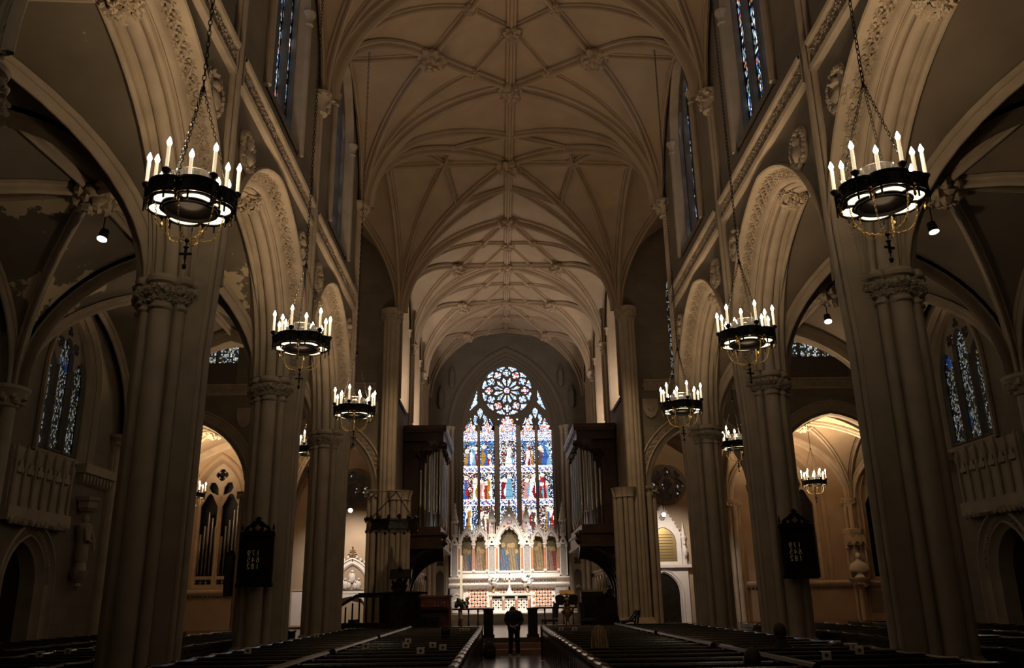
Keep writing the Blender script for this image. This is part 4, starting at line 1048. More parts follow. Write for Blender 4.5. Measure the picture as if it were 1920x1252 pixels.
# ------------------------------------------------------------------ chancel organ cases
def organ_pipe(x, y, z0, zm, z1, r, face):
    b = MB(); b.lathe([(.02, z0), (r*.9, zm-.02), (r, zm)], (x, y, 0), 12)
    b.lathe([(r, zm+.10), (r, z1), (r*.9, z1)], (x, y, 0), 12)
    # mouth: a recessed flat with two ears
    b.tube([(x, y, zm), (x, y, zm+.1)], r*.8, 10)
    m = Matrix.Translation((x+face[0]*r, y+face[1]*r, zm+.05))
    b.boxm(m, r*1.2 if face[1] else .02, r*1.2 if face[0] else .02, .02)
    return b
def organ_case(sx):
    root = empty('organ_case', (sx*4.4, 40.0, 3.95), 0, 'dark wooden organ case with silver pipes %s of the altar window' % ('left' if sx < 0 else 'right'), 'organ', 'chancel organ cases')
    X = lambda x: sx*(x-4.4)            # x = distance from the axis
    def bx(b, x0, x1, y0, y1, z0, z1): b.box(min(X(x0), X(x1)), max(X(x0), X(x1)), y0-40, y1-40, z0-3.95, z1-3.95)
    b = MB(); bx(b, 3.95, 5.0, 40.2, 45.8, 4.9, 8.9); bx(b, 4.3, 5.0, 39.95, 40.25, 4.9, 8.7); b.build('body', 'woodcase', root)
    b = MB(); bx(b, 3.2, 5.0, 39.8, 46, 4.05, 4.55); bx(b, 3.12, 5.0, 39.72, 46, 4.55, 4.68); bx(b, 3.25, 5.0, 39.85, 46, 4.68, 4.95); bx(b, 3.1, 5.0, 39.7, 46, 3.95, 4.08)
    b.build('lower_gallery', 'woodcase', root)
    b = MB(); bx(b, 3.15, 5.0, 39.75, 46, 8.9, 9.3); bx(b, 3.02, 5.0, 39.6, 46, 9.3, 9.42); bx(b, 3.0, 5.0, 39.55, 46, 9.42, 9.62); bx(b, 3.2, 5.0, 39.8, 46, 8.1, 8.9) if 0 else None
    for i in range(7): b.prism(lancet(3.4+.22*i, 8.45, 8.65, .1, .15, 5), lambda u, v, w: (X(u), 39.85-40+w, v-3.95), 0, .03)
    b.build('cornice', 'woodcase', root)
    b = MB()
    for i in range(10):
        x = 3.25+.12*i; b.lump((X(x), -.1, 8.75-3.95-.06*(i % 3)-.5*(i/9)), .12, rnd, 6, 4, .4)
        b.lump((X(3.22), .3+.5*i, 8.7-3.95-.08*(i % 3)), .12, rnd, 6, 4, .4)
    for zz in (8.7, 4.5, 4.2): b.lump((X(3.1), -.1, zz-3.95), .16, rnd, 8, 5, .35)
    b.build('carved_relief', 'woodcase', root, True)
    k = 0
    for i in range(4):                        # front flat of pipes
        x = 4.22-.21*i; zm = 5.82-.11*i; organ_pipe(X(x), 40.0-40, 4.95-3.95, zm-3.95, 7.55+.33*i-3.95, .075, (0, -1)).build('organ_pipe', 'pipe', root, True)
    for i in range(3):
        x = 3.60-.13*i; organ_pipe(X(x), 40.05-40+.12*i, 4.95-3.95, 5.6-.05*i-3.95, 8.3+.15*i-3.95, .055, (0, -1)).build('organ_pipe', 'pipe', root, True)
    for i in range(9):                        # flank facing the chancel
        y = 40.6+.58*i; organ_pipe(X(3.36), y-40, 4.95-3.95, 5.5-.1*(i % 4)-3.95, 8.75-3.95-.1*(i % 3), .10, (-sx, 0)).build('organ_pipe', 'pipe' if i % 2 else 'pipedark', root, True)
    b = MB()                                  # curved bracket below
    for q, (r_, wd) in enumerate(((1.85, .16), (1.62, .12), (1.40, .10), (1.2, .08))):
        pts = [(X(3.15+r_+(-r_)*sin(PI/2*t/12)+ (1.85-r_)*.25), -.12+.22*q, (2.25+1.85-(1.85-r_)*.9)-r_*1.0+r_*1.0*1-3.95-(r_*(1-sin(PI/2*t/12))*0)-(r_*(1-cos(PI/2*(1-t/12)))*0)) for t in range(1)]
        path = [(X(4.98-(1.85-.0)*(1-cos(PI/2*t/12))-.10*q*(1-t/12)), -.1+.25*q, 2.15+1.85*sin(PI/2*t/12)-.16*q-3.95) for t in range(13)]
        path = [(path[0][0], path[0][1], .5-3.95)]+path
        b.tube(path, wd, 10)
    b.build('curved_bracket', 'wood', root, True)
    b = MB(); pts = [(4.98, 2.15)]+[(4.98-1.85*(1-cos(PI/2*t/12)), 2.15+1.85*sin(PI/2*t/12)) for t in range(1, 13)]+[(5.02, 4.0)]
    b.prism(pts, lambda u, v, w: (X(u), w, v-3.95), .0, .9); b.build('spandrel', 'woodcase', root)
    return root
for sx in (-1, 1): organ_case(sx)
# pipes standing in the left chapel window
root = empty('organ_pipes', (-14.55, 43.45, 2.5), 0, 'rank of silver organ pipes in the tracery window of the left chapel', 'organ')
for s2 in (-1, 1):
    for i in range(5):
        x = s2*.52+(-.36+.18*i); hh = ((2.5, 2.9, 3.6, 3.3, 2.9) if s2 < 0 else (2.4, 2.9, 3.2, 3.7, 3.9))[i]-1.5
        organ_pipe(x, -.05+.04*(i % 2), .55, 1.5+.12*((i*2) % 5), 1.5+hh, .065, (0, -1)).build('organ_pipe', 'pipe', root, True)
b = MB(); b.box(-1.0, 1.0, .1, .3, .45, .6); b.build('wind_chest', 'wood', root)

# ------------------------------------------------------------------ hymn boards with reversed numerals
SEG = {'1': [[(.5, 0), (.5, 1)]], '7': [[(.1, .95), (.85, .95), (.35, 0)]], '9': [[(.85, .6), (.7, .42), (.35, .42), (.15, .6), (.15, .8), (.35, 1), (.65, 1), (.85, .8), (.85, .5), (.7, .1), (.4, 0), (.15, .08)]],
       '6': [[(.8, .92), (.6, 1), (.35, .9), (.15, .5), (.15, .2), (.35, 0), (.65, 0), (.85, .2), (.85, .4), (.65, .56), (.35, .56), (.17, .4)]], '4': [[(.7, 0), (.7, 1), (.1, .3), (.92, .3)]],
       '5': [[(.8, 1), (.25, 1), (.2, .58), (.55, .62), (.85, .45), (.85, .18), (.6, 0), (.15, .06)]], '8': [[(.5, .54), (.2, .72), (.25, .95), (.5, 1), (.75, .95), (.8, .72), (.5, .54), (.15, .3), (.2, .06), (.5, 0), (.8, .06), (.85, .3), (.5, .54)]],
       '2': [[(.15, .8), (.3, 1), (.7, 1), (.85, .75), (.7, .5), (.15, 0), (.88, 0)]]}
def hymn_board(x, y, z, rz, label, side=False):
    root = empty('hymn_board', (x, y, z), rz, label, 'board')
    b = MB(); b.box(-.31, .31, -.05, .02, 0, .98); b.box(-.36, -.28, -.08, .02, -.04, 1.0); b.box(.28, .36, -.08, .02, -.04, 1.0); b.box(-.36, .36, -.09, .02, .96, 1.03); b.box(-.38, .38, -.1, .02, -.08, .0); b.box(-.33, .33, -.075, 0, .22, .26)
    b.build('panel', 'wood', root)
    c = MB(); pts = [(-.3, 1.03), (.3, 1.03), (.26, 1.14), (.16, 1.2), (.08, 1.27), (0, 1.31), (-.08, 1.27), (-.16, 1.2), (-.26, 1.14)]
    c.prism(pts, lambda u, v, w: (u, w, v), -.07, -.02, [foil(0, 1.13, .07, 4, 5), foil(-.15, 1.1, .045, 3, 5), foil(.15, 1.1, .045, 3, 5)])
    c.box(-.03, .03, -.06, -.02, 1.28, 1.36); c.box(-.07, .07, -.06, -.02, 1.3, 1.33)
    for s2 in (-1, 1): c.lathe([(.03, 1.0), (.035, 1.05), (.02, 1.08), (.03, 1.12), (.0, 1.24)], (s2*.33, -.04, 0), 8)
    c.build('cresting', 'wood', root)
    for r_, word in enumerate(('179', '645', '182')):
        for i, chh in enumerate(word):
            n_ = MB(); x0 = .04-.095*i; zz = .56-.135*r_
            for st_ in SEG[chh]: n_.tube([(x0-.066*(px_-.5), -.056, zz+.10*pz_) for px_, pz_ in st_], .0075, 5)
            n_.build('numeral', 'gold', root)
    return root
hymn_board(-5.66, 18.50, 2.1, 0, 'dark hymn board with gold numerals on the left pier')
hymn_board(5.80, 18.50, 2.1, 0, 'dark hymn board with gold numerals on the right pier')
sb = empty('notice_board', (-6.35, 19.0, 1.85), -.9, 'small dark board on the aisle side of the left hymn board pier', 'board')
b = MB(); b.box(-.2, .2, -.04, .02, 0, .85); b.build('panel', 'wood', sb); b = MB(); b.box(-.05, .05, -.03, 0, .85, .95); b.box(-.2, -.16, -.05, 0, .85, .92); b.box(.16, .2, -.05, 0, .85, .92); b.build('cresting', 'wood', sb)

# ------------------------------------------------------------------ pulpit and its tester
P = empty('pulpit', (-4.15, 32.0, .5), 0, 'dark carved wooden pulpit with a slanted book desk at left', 'pulpit')
b = MB()
for k in range(8):
    a0 = 2*PI*k/8+PI/8; a1 = a0+2*PI/8; c0 = Vector((cos(a0), sin(a0), 0)); c1 = Vector((cos(a1), sin(a1), 0)); N_ = (c0+c1).normalized()
    T_ = (c1-c0).normalized(); w_ = (c1-c0).length*.72/2
    mfp = lambda u, v, w, N_=N_, T_=T_: tuple(N_*(.66+w)+T_*u+Vector((0, 0, v)))
    b.prism([(-w_, .5), (w_, .5), (w_, 1.42), (-w_, 1.42)], mfp, -.04, .0); b.prism([(-w_, .5), (w_, .5), (w_, 1.42), (-w_, 1.42)], mfp, .0, .03, [lancet(0, .6, 1.1, w_-.06, .22, 6)])
    b.tube([c0*.72+Vector((0, 0, .45)), c0*.72+Vector((0, 0, 1.5))], .05, 8)
b.build('drum', 'wood', P)
b = MB(); b.lathe([(.3, 0), (.34, .05), (.2, .15), (.22, .3), (.5, .42), (.76, .46), (.76, .52)], (0, 0, 0), 16); b.build('foot', 'wood', P, True)
b = MB(); b.lathe([(.70, 1.40), (.84, 1.44), (.84, 1.5), (.72, 1.53)], (0, 0, 0), 8); b.box(-1.5, -.6, -.06, .06, 1.42, 1.5); b.box(.6, 1.0, -.06, .06, 1.42, 1.5); b.build('rail', 'wood', P)
b = MB(); b.lathe([(.14, 1.5), (.24, 1.55), (.16, 1.65), (.24, 1.8), (.1, 1.95), (.1, 2.0)], (.0, -.3, 0), 10)
for s2 in (-1, 1):
    for q in range(4): b.lump((s2*(.18+.04*(q % 2)), -.3, 1.56+.1*q), .09, rnd, 6, 4, .4)
b.build('desk_stem', 'wood', P, True)
b = MB(); b.boxm(Matrix.Translation((.04, -.3, 2.12)) @ Matrix.Rotation(-.75, 4, 'X'), .78, .06, .42); b.boxm(Matrix.Translation((.04, -.46, 1.98)), .8, .08, .06); b.ball((.0, -.2, 2.3), .09); b.build('book_desk', 'wood', P)
b = MB(); b.tube([(-.1, -.25, 2.3), (-.2, -.2, 2.5), (-.25, -.2, 2.62)], .008, 5); b.build('microphone', 'iron', P)
b = MB()
for k in range(7): b.box(-1.75-.24*k, -1.5-.24*k, -.5, .5, .55-.0-.14*k-.4, .6-.14*k)
b.prism([(-.7, 1.45), (-1.5, 1.45), (-3.0, .55), (-3.0, .45), (-1.5, 1.33), (-.7, 1.33)], lambda u, v, w: (u, w, v), -.5, -.44)
for k in range(9): b.tube([(-.9-.24*k, -.47, 1.38-max(0, -.3+.24*k)*.55), (-.9-.24*k, -.47, max(0, .5-.15*max(0, k-2)))], .03, 6)
b.build('stair', 'wood', P)
b = MB(); b.box(-2.1, .9, -.9, .9, 0, .3); b.box(-1.9, .9, -.95, -.85, .0, .5); b.build('platform', 'wood', P)
T = empty('pulpit_tester', (-4.78, 34.75, 4.45), 0, 'dark octagonal sounding board hung by rods over the pulpit', 'tester')
b = MB(); b.lathe([(1.0, -.14), (1.02, -.1), (1.0, .18), (1.06, .2), (1.06, .28), (.9, .3)], (0, -.6, 0), 8); b.build('canopy', 'wood', T)
b = MB()
for k in range(16): a = 2*PI*k/16; b.lump((1.0*cos(a), -.6+1.0*sin(a), -.14), .06, rnd, 6, 4, .3); b.lump((1.02*cos(a), -.6+1.02*sin(a), .34), .09, rnd, 6, 4, .4)
b.build('carved_cresting', 'wood', T)
b = MB(); b.tube([(-.85, -.8, .3), (.1, -.25, 1.45)], .025, 6); b.tube([(.85, -.8, .3), (.1, -.25, 1.45)], .025, 6); b.tube([(-.9, -.5, 1.42), (.5, -.2, 1.5)], .02, 6); b.build('hanging_rod', 'iron', T)

# ------------------------------------------------------------------ reredos
def pict(rr, cx, hw, z0, z1, n):
    figs = [(cx+(hw*.75)*((i+.5)/n*2-1), z0+(z1-z0)*rr.uniform(.5, .74), rr.choice([(.20, .04, .03), (.08, .11, .16), (.20, .15, .08), (.13, .10, .07), (.22, .16, .12)])) for i in range(n)]
    def f(x, z):
        j = rr.uniform(.75, 1.2)
        for fx, t, c in figs:
            if (x-fx)**2+(z-t)**2 < .007: return (.34*j, .22*j, .14*j)
            if (x-fx)**2+(z-t)**2 < .018: return (.38*j, .28*j, .10*j)
            if z < t-.06 and abs(x-fx) < (.10+.13*(t-z)/(t-z0+.01))*(1 if n < 3 else 1.1): return tuple(v*j*(1.3 if sin(x*40+z*5) > .3 else .8) for v in c)
        return (.13*j, .10*j, .05*j) if z > z0+.3 else (.16*j, .14*j, .09*j)
    return f
R = empty('reredos', (0, 53.7, .95), 0, 'white marble gabled reredos with painted panels under the great window', 'reredos')
RZ = .95
def rmf(u, v, w): return (u, w, v-RZ)
def rbox(b, x0, x1, y0, y1, z0, z1): b.box(x0, x1, y0, y1, z0-RZ, z1-RZ)
b = MB(); rbox(b, -3.65, 3.65, -.1, .6, .95, 1.2); rbox(b, -3.68, 3.68, -.14, .6, 1.2, 1.26); b.build('plinth', 'greystone', R)
b = MB(); rbox(b, -3.6, 3.6, .12, .6, 1.2, 2.4); b.build('core', 'marble', R)
for x0, x1 in ((-2.62, -1.28), (1.32, 2.72), (-.85, .95)):          # diapered tile panels
    z0, z1 = (1.24, 2.36) if abs(x0+x1) > .3 else (2.02, 2.36)
    bw, ob, kb = MB(), MB(), MB(); px_ = .34; pz_ = .185
    for i in range(-1, int((x1-x0)/px_)+2):
        for j in range(int((z1-z0)/pz_)+1):
            cx = x0+i*px_+(px_/2 if j % 2 else 0); cz = z0+.06+j*pz_
            if not (x0+.05 < cx < x1-.05 and z0+.03 < cz < z1-.03): continue
            ob.prism([(cx-.11, cz), (cx, cz-.11), (cx+.11, cz), (cx, cz+.11)], rmf, .065, .1)
            if cx+px_/2 < x1-.04: kb.prism([(cx+px_/2-.065, cz), (cx+px_/2, cz-.065), (cx+px_/2+.065, cz), (cx+px_/2, cz+.065)], rmf, .065, .1)
    rbox(bw, x0-.03, x1+.03, .085, .13, z0-.03, z1+.03); wo = bw.build('diaper_panel', 'marble', R); ob.build('orange_tile_pattern', 'orange', wo); kb.build('black_tile_pattern', 'black', wo)
for s2 in (-1, 1):
    b = MB(); c = s2*3.2; rbox(b, c-.40, c+.40, -.05, .5, 1.2, 2.42); b.prism(foil(c, 1.65, .2, 4, 6, PI/4), rmf, -.08, -.05); rbox(b, c-.36, c+.36, -.09, -.05, 2.05, 2.3); b.build('end_pier', 'greystone', R)
    b = MB()
    for q in range(2):
        zz = 1.3+.34*q; b.tube([(c-.28, -.06, zz+.0-RZ+.3), (c, -.07, zz-RZ+.42), (c+.28, -.06, zz-RZ+.3)], .03, 6)
    b.build('scroll_carving', 'marble', R)
b = MB(); b.grid([[(x, w, z-RZ) for z, w in ((2.38, .1), (2.40, -.02), (2.5, -.1), (2.56, -.18), (2.6, -.18), (2.62, -.1), (2.62, .0), (2.9, .02), (2.92, -.12), (2.95, -.2), (3.01, -.2), (3.02, .3))] for x in (-3.68, 3.68)]); rbox(b, -3.66, 3.66, .02, .6, 2.4, 3.0); b.build('ledge', 'marble', R)
b = MB()
for i in range(48): b.ball((-3.55+.151*i, -.06, 2.43-RZ), .05, 6, (1, 1, 1), 4)
b.build('corbel_row', 'greystone', R)
for i in range(20):
    if i % 2 == 0: pass
b = MB()
for i in range(22):
    x = -2.75+.26*i; b.prism(foil(x, 2.76, .09, 4, 5, PI/4), rmf, -.0, .02); 
    b.lathe([(.025, 2.64-RZ), (.025, 2.88-RZ)], (x+.13, .0, 0), 6)
b.build('gradine_tracery', 'greystone', R)
b = MB(); rbox(b, -3.1, 3.1, -.02, .6, 3.0, 3.26); rbox(b, -3.14, 3.14, -.06, .6, 3.26, 3.32); b.build('predella', 'marble', R)
BAYS = [(-2.58, .33, 2), (-1.75, .33, 2), (.05, .64, 5), (1.82, .30, 2), (2.64, .30, 2)]
b = MB(); rbox(b, -3.1, 3.1, .34, .6, 3.3, 5.6); b.build('backing', 'marble', R)
for i, (cx, hw, nf) in enumerate(BAYS):
    big = nf == 5; zs_ = 5.0 if not big else 5.0; h = .62 if not big else 1.0
    q = lancet(cx, 3.38, zs_, hw, h, 8); rr = random.Random(60+i)
    mb, cc = mosaic(q, .045, pict(rr, cx, hw, 3.38, 5.5, nf), lambda u, v, w: rmf(u, v, .31), rr, .0); mb.build('painted_panel', 'paint', R, colors=cc)
    gz = 6.12 if not big else 7.22; gw = hw+.14; zb = 4.95 if not big else 4.9
    if big: gw = 1.02; zb = 5.0
    go = MB(); out = [(cx-hw-.12, 3.3), (cx-hw-.12, zb-.25), (cx-gw, zb), (cx-gw, zb+.12), (cx-.05, gz), (cx, gz+.06), (cx+.05, gz), (cx+gw, zb+.12), (cx+gw, zb), (cx+hw+.12, zb-.25), (cx+hw+.12, 3.3)]
    A = arch(hw, h, 0, 8); cus = [(u*(1-.0), z) for u, z in A]
    op = [(cx-hw, 3.38), (cx-hw, zs_-.05)]
    nn = 5 if not big else 7
    for t, (u, z) in enumerate(A):
        k = abs(sin(PI*nn*t/(len(A)-1)))**.7; op.append((cx+u*(.80+.20*k), zs_+z*(.84+.16*k)-.03*(1-k)))
    op += [(cx+hw, zs_-.05), (cx+hw, 3.38)]
    tz = gz-.62 if not big else gz-.95
    hs = [op, foil(cx, tz if not big else 6.28, .13 if not big else .2, 4, 5, PI/4)]
    if big: hs += [foil(cx, 6.68, .11, 3, 5, PI/2), foil(cx-.33, 6.02, .09, 3, 5), foil(cx+.33, 6.02, .09, 3, 5)]
    go.prism(out, rmf, .02, .3, hs)
    for s2 in (-1, 1):                        # crockets
        for k in range(9 if big else 6):
            t = (k+.5)/(9 if big else 6); go.lump((cx+s2*(gw+(.05-gw)*t+.04), .1, zb+.12+(gz-zb-.12)*t-RZ+.03), .055 if not big else .065, rr, 6, 4, .35)
        go.tube([rmf(cx+s2*gw, zb+.1, .0), rmf(cx, gz, .0)], .04, 6)
    go.tube([rmf(cx+u, zs_+z, .0) for u, z in arch(hw, h, .05, 8)], .045, 6)
    go.lathe([(.03, 0), (.05, .1), (.03, .14), (.11, .22), (.05, .28), (.07, .34), (.0, .46)], (cx, .12, gz-RZ), 8)
    go.build('gabled_canopy', 'marble', R)
for x in (-3.05, -2.16, -1.36, -.73, .80, 1.44, 2.22, 3.04):
    b = MB(); b.tube([(x, .0, 3.44-RZ), (x, .0, 4.72-RZ)], .075, 12); co = b.build('column', 'orange', R, True)
    b = MB(); b.lathe([(.11, 3.32), (.11, 3.38), (.08, 3.45)], (x, 0, -RZ), 10); b.lathe([(.075, 4.7), (.09, 4.74), (.085, 4.8), (.13, 4.9), (.13, 4.95), (.11, 4.97)], (x, 0, -RZ), 10)
    b.lathe([(.05, 4.97), (.06, 5.5), (.075, 5.55), (.05, 5.62), (.0, 6.15)], (x, .05, -RZ), 6); b.build('capital', 'marble', co)
for x, zt in ((-3.34, 7.42), (-1.04, 7.3), (1.12, 7.3), (3.36, 7.42)):
    b = MB(); rbox(b, x-.2, x+.2, .0, .5, 3.02, 4.95); b.build('buttress', 'greystone', R)
    b = MB()
    for s2 in (-1, 1): b.tube([(x+s2*.2, -.06, 3.1-RZ), (x+s2*.2, -.06, 4.8-RZ)], .04, 8); b.ball((x+s2*.2, -.06, 3.12-RZ), .06); b.ball((x+s2*.2, -.06, 4.0-RZ), .05); b.ball((x+s2*.2, -.06, 4.82-RZ), .08)
    b.prism([(x-.28, 4.9), (x+.28, 4.9), (x+.04, 5.45), (x, 5.5), (x-.04, 5.45)], rmf, -.06, .4, [foil(x, 5.08, .08, 4, 5)])
    b.box(x-.18, x+.18, -.02, .34, 5.4-RZ, 5.6-RZ)
    b.lathe([(.10, 5.6), (.13, 5.75), (.10, 5.95), (.12, 6.05), (.07, 6.14)], (x, .12, -RZ), 8); b.ball((x, .12, 6.2-RZ), .07, 8)
    for s2 in (-1, 1): b.tube([(x+s2*.16, .0, 5.6-RZ), (x+s2*.16, .0, 6.3-RZ)], .025, 6)
    b.lathe([(.24, 6.28), (.26, 6.35), (.18, 6.5), (.2, 6.55), (.14, 6.8), (.04, zt-.2), (.08, zt-.12), (.03, zt-.06), (.06, zt), (.0, zt+.1)], (x, .12, -RZ), 8)
    for k in range(10): a = k*2.4; b.lump((x+(.22-.016*k)*cos(a), .12+(.22-.016*k)*sin(a), 6.4+.08*k-RZ), .05, rnd, 5, 3, .3)
    b.build('statue_pinnacle', 'marble', R)
# altar and what stands on it
def fit(o, k=.972):
    o.location = (o.location.x*k-.014, o.location.y*k, 1.7+(o.location.z-1.7)*k); o.scale = (k, k, k)
fit(R)
A = empty('altar', (.03, 52.0, .95), 0, 'white marble altar table with pierced lattice front', 'altar')
b = MB(); b.box(-1.3, 1.3, -.1, .9, .98, 1.1); b.box(-1.26, 1.26, -.06, .9, .93, .98); b.build('mensa', 'marble', A)
b = MB(); b.box(-1.2, 1.2, .2, .8, .1, .95); b.build('core', 'black', A)
b = MB(); b.box(-1.28, 1.28, -.05, .9, 0, .14); b.box(-1.4, 1.4, -.2, .95, -.1, .03); b.build('base', 'marble', A)
for x in (-1.14, -.40, .36, 1.10):
    b = MB(); b.tube([(x, .02, .14), (x, .02, .72)], .05, 10); co = b.build('column', 'orange', A, True); b = MB(); b.lathe([(.05, .7), (.06, .74), (.09, .84), (.09, .93)], (x, .02, 0), 10); b.build('capital', 'marble', co, True)
for x0, x1 in ((-1.06, -.47), (-.33, .29), (.43, 1.03)):
    b = MB(); hs = []; s_ = (x1-x0)/4
    for i in range(4):
        for j in range(4):
            cx = x0+(i+.5)*s_; cz = .22+(j+.5)*.135; d = .062 if (i+j) % 2 == 0 else .034; hs.append([(cx-d, cz), (cx, cz-d), (cx+d, cz), (cx, cz+d)])
    b.prism([(x0, .14), (x1, .14), (x1, .80), (x0, .80)], lambda u, v, w: (u, w, v), .04, .12, hs); b.build('lattice_panel', 'marble', A)
fit(A)
c = empty('altar_cross', (0, 52.45, 2.05), 0, 'tall white standing cross in the middle of the altar', 'cross')
fit(c)
b = MB(); b.lathe([(.22, 0), (.22, .06), (.15, .1), (.06, .3), (.05, .34)], (0, 0, 0), 10); b.build('foot', 'marble', c)
b = MB(); b.box(-.045, .045, -.03, .03, .3, 1.15); b.box(-.27, .27, -.03, .03, .76, .85)
for p in ((-.27, .805), (.27, .805), (0, 1.15)): b.prism(foil(p[0], p[1], .09, 4, 5, PI/4), lambda u, v, w: (u, w, v), -.03, .03)
b.build('shaft', 'marble', c)
for x in (-.95, 1.08):
    v = empty('flower_vase', (x, 52.4, 2.05), 0, 'large bouquet of white flowers %s of the altar cross' % ('left' if x < 0 else 'right'), 'flowers', 'altar flowers')
    fit(v)
    b = MB(); b.lathe([(.09, 0), (.09, .03), (.035, .08), (.06, .2), (.1, .34), (.08, .4), (.1, .42)], (0, 0, 0), 12); b.build('vase', 'brass', v, True)
    b = MB(); g = MB()
    for i in range(90):
        d = Vector((rnd.gauss(0, 1), rnd.gauss(0, 1), rnd.gauss(0, 1))).normalized()*.33*rnd.uniform(.6, 1)
        if i % 15: b.lump((d.x, d.y*.7, .74+d.z*1.05), rnd.uniform(.06, .095), rnd, 8, 5, .2)
        else: g.tube([(0, 0, .42), (d.x*1.2, d.y, .74+d.z)], .012, 4); g.leaf((d.x*1.2, d.y-.05, .74+d.z), Vector((1, 0, 0)), Vector((0, 0, 1)), Vector((0, -1, 0)), .09, .03, rnd)
    b.build('blossom', 'flower', v, True); g.build('foliage', 'leaf', v)

# ------------------------------------------------------------------ chancel furniture
def legs_box(b, x, y, z, w_, d, h, t=.03):
    for i in (-1, 1):
        for j in (-1, 1): b.box(x+i*(w_/2-t)-t, x+i*(w_/2-t)+t, y+j*(d/2-t)-t, y+j*(d/2-t)+t, z, z+h)
pc = empty('paschal_candle', (-1.95, 32.0, .5), 0, 'tall slim candle in a floor stand ringed with white flowers', 'candle')
b = MB(); b.lathe([(.22, 0), (.22, .05), (.06, .12), (.045, .5), (.07, .55), (.04, .6), (.04, 1.0), (.08, 1.05), (.1, 1.2), (.04, 1.25)], (0, 0, 0), 12); b.build('stand', 'brass', pc, True)
b = MB(); b.tube([(0, 0, 1.22), (0, 0, 2.75)], .045, 10); b.build('candle', 'candle', pc, True)
b = MB(); g = MB()
for i in range(26):
    a = rnd.uniform(0, 6.3); q = rnd.uniform(.08, .27); (b if i % 3 == 0 else g).lump((q*cos(a), q*sin(a), 1.08+rnd.uniform(-.12, .14)), .065, rnd, 7, 4, .4)
b.build('blossom', 'flower', pc, True); g.build('foliage', 'leaf', pc, True)
oc = empty('organ_console', (-3.2, 34.3, .5), 0, 'reddish brown wooden organ console left of the choir', 'organ console')
b = MB(); b.box(-.75, .75, -.1, .6, 0, 1.35); b.box(-.8, .8, -.16, .65, 1.3, 1.38); b.box(-.8, -.7, -.55, 0, 0, .95); b.box(.7, .8, -.55, 0, 0, .95); b.build('case', 'woodred', oc)
b = MB(); b.box(-.7, .7, -.5, -.1, .82, .9); b.box(-.6, .6, -.48, -.15, .93, .96); b.build('keydesk', 'wood', oc)
b = MB()
for s2 in (-1, 1):
    for i in range(4):
        for j in range(2): b.ball((s2*.15+.12*i*s2, -.12, 1.02+.11*j), .018, 6)
b.build('stop_knobs', 'brass', oc)
b = MB(); b.box(-.32, .32, -.75, -.55, .0, .55); b.box(-.36, .36, -.8, -.5, .55, .6); b.build('panel_back', 'wood', oc)
for i, (x, y, w_) in enumerate(((-3.9, 37.0, 1.1),)):
    o = empty('choir_desk', (x, y, .5), 0, 'dark wooden choir desk below the left organ bracket', 'desk')
    b = MB(); b.box(-w_/2, w_/2, -.05, .0, 0, 1.15); b.box(-w_/2, w_/2, -.05, .45, 1.0, 1.05); b.box(-w_/2, -w_/2+.05, 0, .45, 0, 1.1); b.box(w_/2-.05, w_/2, 0, .45, 0, 1.1); b.build('desk_front', 'wood', o)
    b = MB(); b.boxm(Matrix.Translation((0, .2, 1.2)) @ Matrix.Rotation(.5, 4, 'X'), w_, .45, .04); b.build('book_slope', 'wood', o)
for x, lab in ((-.94, 'dark panelled gate post left of the bowing person'), (.53, 'dark panelled gate post right of the bowing person')):
    o = empty('choir_post', (x, 29.75, .5), 0, lab, 'post', 'choir entrance posts')
    b = MB(); b.box(-.16, .16, -.16, .16, 0, .86); b.build('post', 'wood', o)
    b = MB(); b.box(-.2, .2, -.2, .2, 0, .1); b.box(-.19, .19, -.19, .19, .86, .92); b.box(-.15, .15, -.175, -.16, .14, .8); b.build('moulding', 'wood', o)
# altar rail: kneeling bench with a red-brown top across the chancel
for x0, x1, lab in ((-4.6, -1.1, 'dark altar rail with slim balusters on the left half'), (1.1, 4.6, 'dark altar rail with slim balusters on the right half')):
    o = empty('altar_rail', ((x0+x1)/2, 44.6, .5), 0, lab, 'rail', 'altar rails'); w_ = (x1-x0)/2
    b = MB(); b.box(-w_, w_, -.08, .08, .72, .8); b.build('top_rail', 'woodred', o); b = MB()
    for k in range(8): x = -w_+.1+(2*w_-.2)*k/7; b.lathe([(.05, 0), (.03, .1), (.022, .4), (.04, .6), (.05, .72)], (x, 0, 0), 8)
    b.build('balusters', 'iron', o)
    for k in range(2): pass
def chair(x, y, z, rz, lab):
    o = empty('chair', (x, y, z), rz, lab, 'chair', 'blue choir chairs')
    b = MB(); b.box(-.24, .24, -.22, .24, .42, .5); b.build('seat', 'blue', o); b = MB(); b.boxm(Matrix.Translation((0, .24, .8)) @ Matrix.Rotation(-.12, 4, 'X'), .46, .06, .5); b.build('backrest', 'blue', o)
    for i in (-1, 1):
        for j in (-1, 1): b = MB(); b.tube([(i*.2, j*.2, 0), (i*.2, j*.2, .42 if j < 0 else .9)], .018, 6); b.build('leg', 'iron', o)
chair(1.2, 31.7, .5, -1.3, 'dark blue upholstered chair left of the brass eagle lectern'); chair(2.62, 31.85, .5, 1.2, 'dark blue upholstered chair right of the brass eagle lectern')
